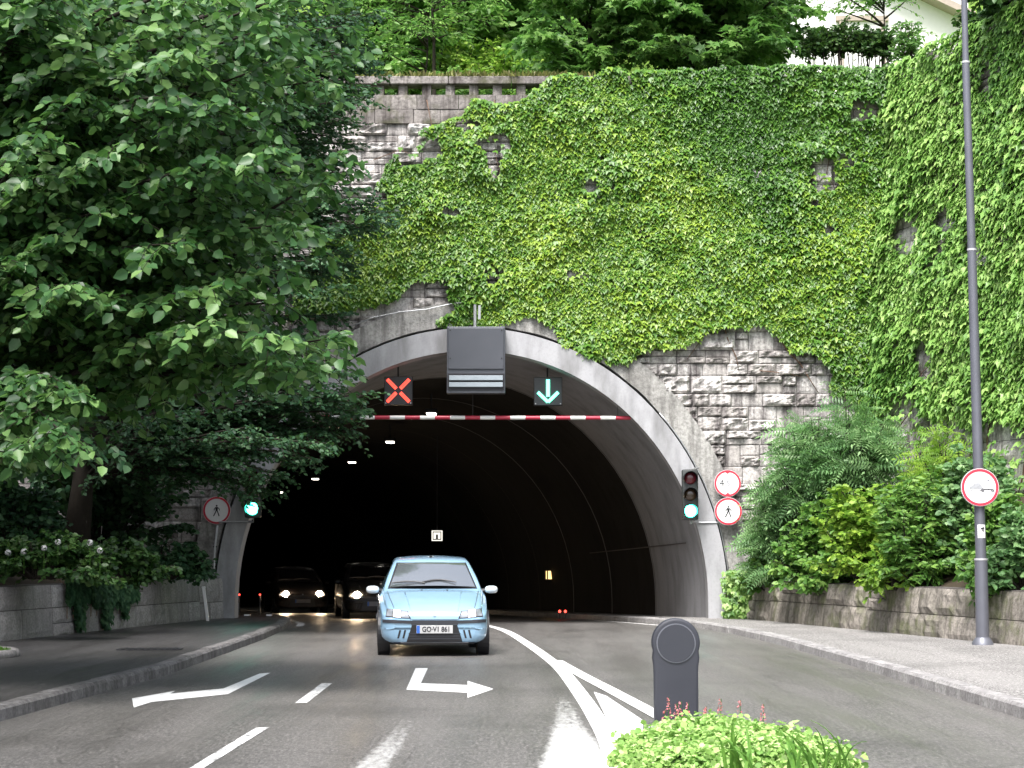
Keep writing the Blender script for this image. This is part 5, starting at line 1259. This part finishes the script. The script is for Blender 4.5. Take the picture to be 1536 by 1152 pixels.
# planted traffic island in the foreground
IC = Vector((1.47, 14.7, -.06)); 
b = MB(); n = 48; ring = [(IC.x+.55*math.cos(a)*(1-.12*math.sin(a)), IC.y+2.9*math.sin(a)) for a in np.linspace(0, 2*math.pi, n, endpoint=False)]
for i in range(n):
    j = (i+1) % n; sc_ = lambda p, k: (IC.x+(p[0]-IC.x)*k, IC.y+(p[1]-IC.y)*(k+.0))
    o0, o1 = ring[i], ring[j]; i0, i1 = sc_(o0, .8), sc_(o1, .8)
    b.face([(*o0, 0), (*o1, 0), (*o1, .06), (*o0, .06)]); b.face([(*o0, .06), (*o1, .06), (*i1, .06), (*i0, .06)]); b.face([(*i0, .06), (*i1, .06), (IC.x, IC.y, .08)], 1)
isl = b.build('traffic_island', [M['kerb'], M['soil']], None); isl['kind'] = 'structure'
at = isl.data.attributes.new('rnd', 'FLOAT', 'POINT'); at.data.foreach_set('value', np.full(len(isl.data.vertices), .5, dtype=np.float32))
def mound(label, c, rad, n, size):
    root = thing('leafy_plant', label, 'plant', (c[0], c[1], .06)); a = RNG.uniform(0, 2*math.pi, n); h = RNG.random(n)
    bump = np.array([1+.34*mnoise.noise((math.cos(q)*3.4+c[0], math.sin(q)*3.4+c[1], w*4)) for q, w in zip(a, h)])
    rr = np.sqrt(np.clip(1-h*h, 0, 1))*(.82+.2*RNG.random(n))*bump
    pos = np.stack([c[0]+rad[0]*rr*np.cos(a), c[1]+rad[1]*rr*np.sin(a), .06+rad[2]*h*(.86+.18*RNG.random(n))*bump], 1)
    sp = RNG.random(n) < .10; pos[sp, 2] += RNG.uniform(0, .07, sp.sum()); pos[sp, :2] += RNG.normal(0, .03, (sp.sum(), 2))
    out = np.stack([np.cos(a)*rr, np.sin(a)*rr, h*1.2], 1)+RNG.normal(0, .3, (n, 3))
    tip = np.stack([np.cos(a), np.sin(a), RNG.uniform(-.6, .3, n)], 1)+RNG.normal(0, .5, (n, 3))
    leaf_object('leaves', 'round', pos, tip, out, size*RNG.uniform(.5, 1.25, n), M['mantle'], root)
    b = MB()
    for k in range(14): q = random.uniform(0, 6.28); b.tube([(c[0], c[1], .1), (c[0]+rad[0]*.5*math.cos(q), c[1]+rad[1]*.5*math.sin(q), .1+rad[2]*.6)], .006, 4)
    b.build('stems', M['blade'], root)
def isle(px, py, Y): return P(px, py, Y)
for px, py, Y, rx, rz_, lab in ((1062, 1080, 15.9, .46, 0, 'rounded light green leafy plant in front of the bollard'), (997, 1100, 15.2, .32, 0, 'light green leafy plant at the left edge of the island'), (1145, 1090, 15.4, .34, 0, 'light green leafy plant right of the bollard on the island'), (1060, 1098, 14.4, .46, 0, 'light green leafy plant in the middle front of the island'), (1195, 1112, 14.5, .34, 0, 'light green leafy plant at the right edge of the island'), (972, 1126, 14.0, .24, 0, 'light green leafy plant at the lower left corner of the island'),
        (1130, 1112, 13.7, .42, 0, 'low light green leafy plant under the long grass blades'), (1020, 1126, 13.5, .36, 0, 'low light green leafy plant at the bottom of the picture'), (1222, 1136, 13.7, .26, 0, 'lowest light green leafy plant at the right corner of the island')):
    q = P(px, py, Y); mound(lab, (q.x, q.y), (rx, rx*.9, max(.1, q.z-.06)), 4200 if rx > .4 else 2400, .042)
def blades(label, px, Y, tips, w=.024):
    q = P(px, 1175, Y); root = thing('grass_tuft', label, 'grass tuft', (q.x, Y, .1)); b = MB()
    for (tx, ty) in tips:
        e = P(tx, ty, Y+random.uniform(-.2, .1)); s = Vector((q.x+random.uniform(-.1, .1), Y+random.uniform(-.1, .1), .1)); c = s.lerp(e, .5)+Vector(((s.x-e.x)*.22, 0, .10))
        pts = [Vector(bez(np.array(s), np.array(c), np.array(e), k)) for k in np.linspace(0, 1, 8)]
        for i in range(7):
            w0, w1 = w*(1-(i/7)**2)/2+.001, w*(1-((i+1)/7)**2)/2+.0005; n1 = Vector((1, .3, 0))
            m0, m1 = pts[i]+Vector((0, -.004, -.003)), pts[i+1]+Vector((0, -.004, -.003))
            b.face([pts[i]-n1*w0, m0, m1, pts[i+1]-n1*w1]); b.face([m0, pts[i]+n1*w0, pts[i+1]+n1*w1, m1])
    b.build('blades', M['blade'], root, smooth=True)
    me = root.children[0].data; at = me.attributes.new('rnd', 'FLOAT', 'POINT'); at.data.foreach_set('value', RNG.random(len(me.vertices)).astype(np.float32))
blades('tuft of long grass blades in the middle of the island plants', 1110, 13.0, [(1064, 1098), (1075, 1105), (1085, 1110), (1096, 1082), (1100, 1075), (1108, 1100), (1118, 1090), (1125, 1108), (1070, 1120), (1132, 1118), (1104, 1112), (1090, 1125)])
blades('taller tuft of arching grass blades on the right of the island', 1205, 13.0, [(1152, 1086), (1160, 1092), (1170, 1098), (1180, 1104), (1188, 1100), (1196, 1112), (1207, 1118), (1158, 1104), (1175, 1115), (1215, 1125), (1190, 1125), (1165, 1118)])
blades('sparse tuft of upright grass blades at the right end of the island', 1250, 13.1, [(1220, 1090), (1216, 1080), (1254, 1106), (1248, 1118), (1268, 1118), (1285, 1112), (1300, 1112), (1240, 1110), (1272, 1135)], .014)
SP = [(1002, 1046, 16.7), (1014, 1055, 16.6), (1020, 1052, 16.7), (1031, 1054, 16.6), (1058, 1060, 16.4), (1080, 1048, 16.5), (1109, 1050, 16.3), (1144, 1056, 16.2), (996, 1066, 16.5)]
for i, (px, py, Y) in enumerate(SP):
    q = P(px, py, Y); t = thing('flower_spike', 'thin reddish flower spike standing above the island plants', 'flower', (q.x, Y, .1), 0, 'reddish flower spikes by the bollard'); h = q.z-.1; b = MB(); b.tube([(0, 0, 0), (.01, 0, h)], .003, 4); local(b, 'stem', M['blade'], t)
    b = MB()
    for k in range(46):
        f = random.random(); z = h-.17*f; r = .006+.022*f; a = random.uniform(0, 6.28); c = Vector((r*math.cos(a), r*math.sin(a), z)); u = Vector((random.gauss(0, 1), random.gauss(0, 1), random.gauss(0, 1))).normalized()*.008; v2 = u.orthogonal().normalized()*.008
        b.face([c+u, c+v2, c-u, c-v2])
    o = local(b, 'petals', M['petal'], t); at = o.data.attributes.new('rnd', 'FLOAT', 'POINT'); at.data.foreach_set('value', RNG.random(len(o.data.vertices)).astype(np.float32))

# ================================================================== HOUSE on the hill
hY = 55.0; hx0, hx1 = P(1180, 0, hY).x, P(1452, 0, hY).x; hz0 = hill_z(hx0, hY)-.5
t = thing('house', 'white rendered house on the hill above the right wall', 'house', ((hx0+hx1)/2, hY, hz0))
zt = 18.2
b = MB(); b.box(((hx0+hx1)/2, hY+4, (hz0+zt)/2), (hx1-hx0, 8, zt-hz0)); b.build('wall', M['render_white'], t)
b = MB(); b.face([(hx0-.5, hY-.7, zt+.3), (hx1+.75, hY-.7, P(1462, 22, hY).z), (hx1+.75, hY+8.7, P(1462, 22, hY).z), (hx0-.5, hY+8.7, zt+.3)])
b = MB(); e0 = Vector((P(1376, -14, hY-.6).x, hY-.6, P(1376, -14, hY-.6).z)); e1 = P(1464, 28, hY-.6); d = e1-e0; s0 = e0-d*2.2
for a, c in ((s0, e1),): b.raw([a, c, c+Vector((0, 9, 0)), a+Vector((0, 9, 0)), a+Vector((0, 0, .2)), c+Vector((0, 0, .2)), c+Vector((0, 9, .2)), a+Vector((0, 9, .2))], [(0, 1, 2, 3), (4, 7, 6, 5), (0, 4, 5, 1), (1, 5, 6, 2), (2, 6, 7, 3), (3, 7, 4, 0)])
b.build('roof', M['frame'], t)
w0, w1 = P(1262, 52, hY-.05), P(1324, 28, hY-.05)
wn = MB(); zc_ = (w1.z+w0.z-2.0)/2
for x in (w0.x, w1.x): wn.box((x, hY-.06, zc_), (.12, .12, w1.z-w0.z+2.0))
wn.box(((w0.x+w1.x)/2, hY-.06, w1.z), (w1.x-w0.x+.3, .14, .14)); wf = wn.build('window', M['frame'], t)
b = MB(); b.box(((w0.x+w1.x)/2, hY-.02, zc_), (w1.x-w0.x-.12, .04, w1.z-w0.z+1.9)); gl = b.build('pane', M['render_white'], wf); gl.location = -Vector(t.location)*0
gl.data.transform(Matrix.Translation(-Vector(t.location)))

# ================================================================== LIGHT, SKY, CAMERA
world = bpy.data.worlds.new('World'); SC.world = world; world.use_nodes = True; nt = world.node_tree; nt.nodes.clear()
wo = nt.nodes.new('ShaderNodeOutputWorld'); bg = nt.nodes.new('ShaderNodeBackground'); sky = nt.nodes.new('ShaderNodeTexSky'); hs = nt.nodes.new('ShaderNodeHueSaturation')
SUN_EL, SUN_AZ = 60, 200          # azimuth measured from +Y towards +X
sky.sky_type = 'NISHITA'; sky.sun_disc = False; sky.sun_elevation = R(SUN_EL); sky.sun_rotation = R(SUN_AZ); sky.dust_density = 4; sky.air_density = 1.0; sky.ozone_density = 1
hs.inputs['Saturation'].default_value = .5
nt.links.new(sky.outputs[0], hs.inputs['Color']); nt.links.new(hs.outputs[0], bg.inputs['Color']); nt.links.new(bg.outputs[0], wo.inputs['Surface']); bg.inputs['Strength'].default_value = .15
sl = bpy.data.lights.new('sun', 'SUN'); sl.energy = 2.6; sl.angle = R(24); sl.color = (1, .975, .95); so = put(bpy.data.objects.new('sun', sl))
dv = Vector((math.sin(R(SUN_AZ))*math.cos(R(SUN_EL)), math.cos(R(SUN_AZ))*math.cos(R(SUN_EL)), math.sin(R(SUN_EL))))
so.rotation_euler = (-dv).to_track_quat('-Z', 'Y').to_euler()
cam = bpy.data.cameras.new('camera'); cam.sensor_width = 36; cam.lens = 36*FPX/1536; cam.clip_start = .1; cam.clip_end = 2000
co = put(bpy.data.objects.new('camera', cam)); co.location = (0, 0, CAMZ); co.rotation_euler = (math.pi/2+PITCH, 0, 0); SC.camera = co
SC.view_settings.view_transform = 'Standard'; SC.view_settings.look = 'None'; SC.view_settings.gamma = 1; SC.view_settings.exposure = 1.32
try:
    SC.cycles.max_bounces = 8; SC.cycles.transparent_max_bounces = 4; SC.cycles.use_denoising = True; SC.cycles.sample_clamp_indirect = 6
except Exception: pass
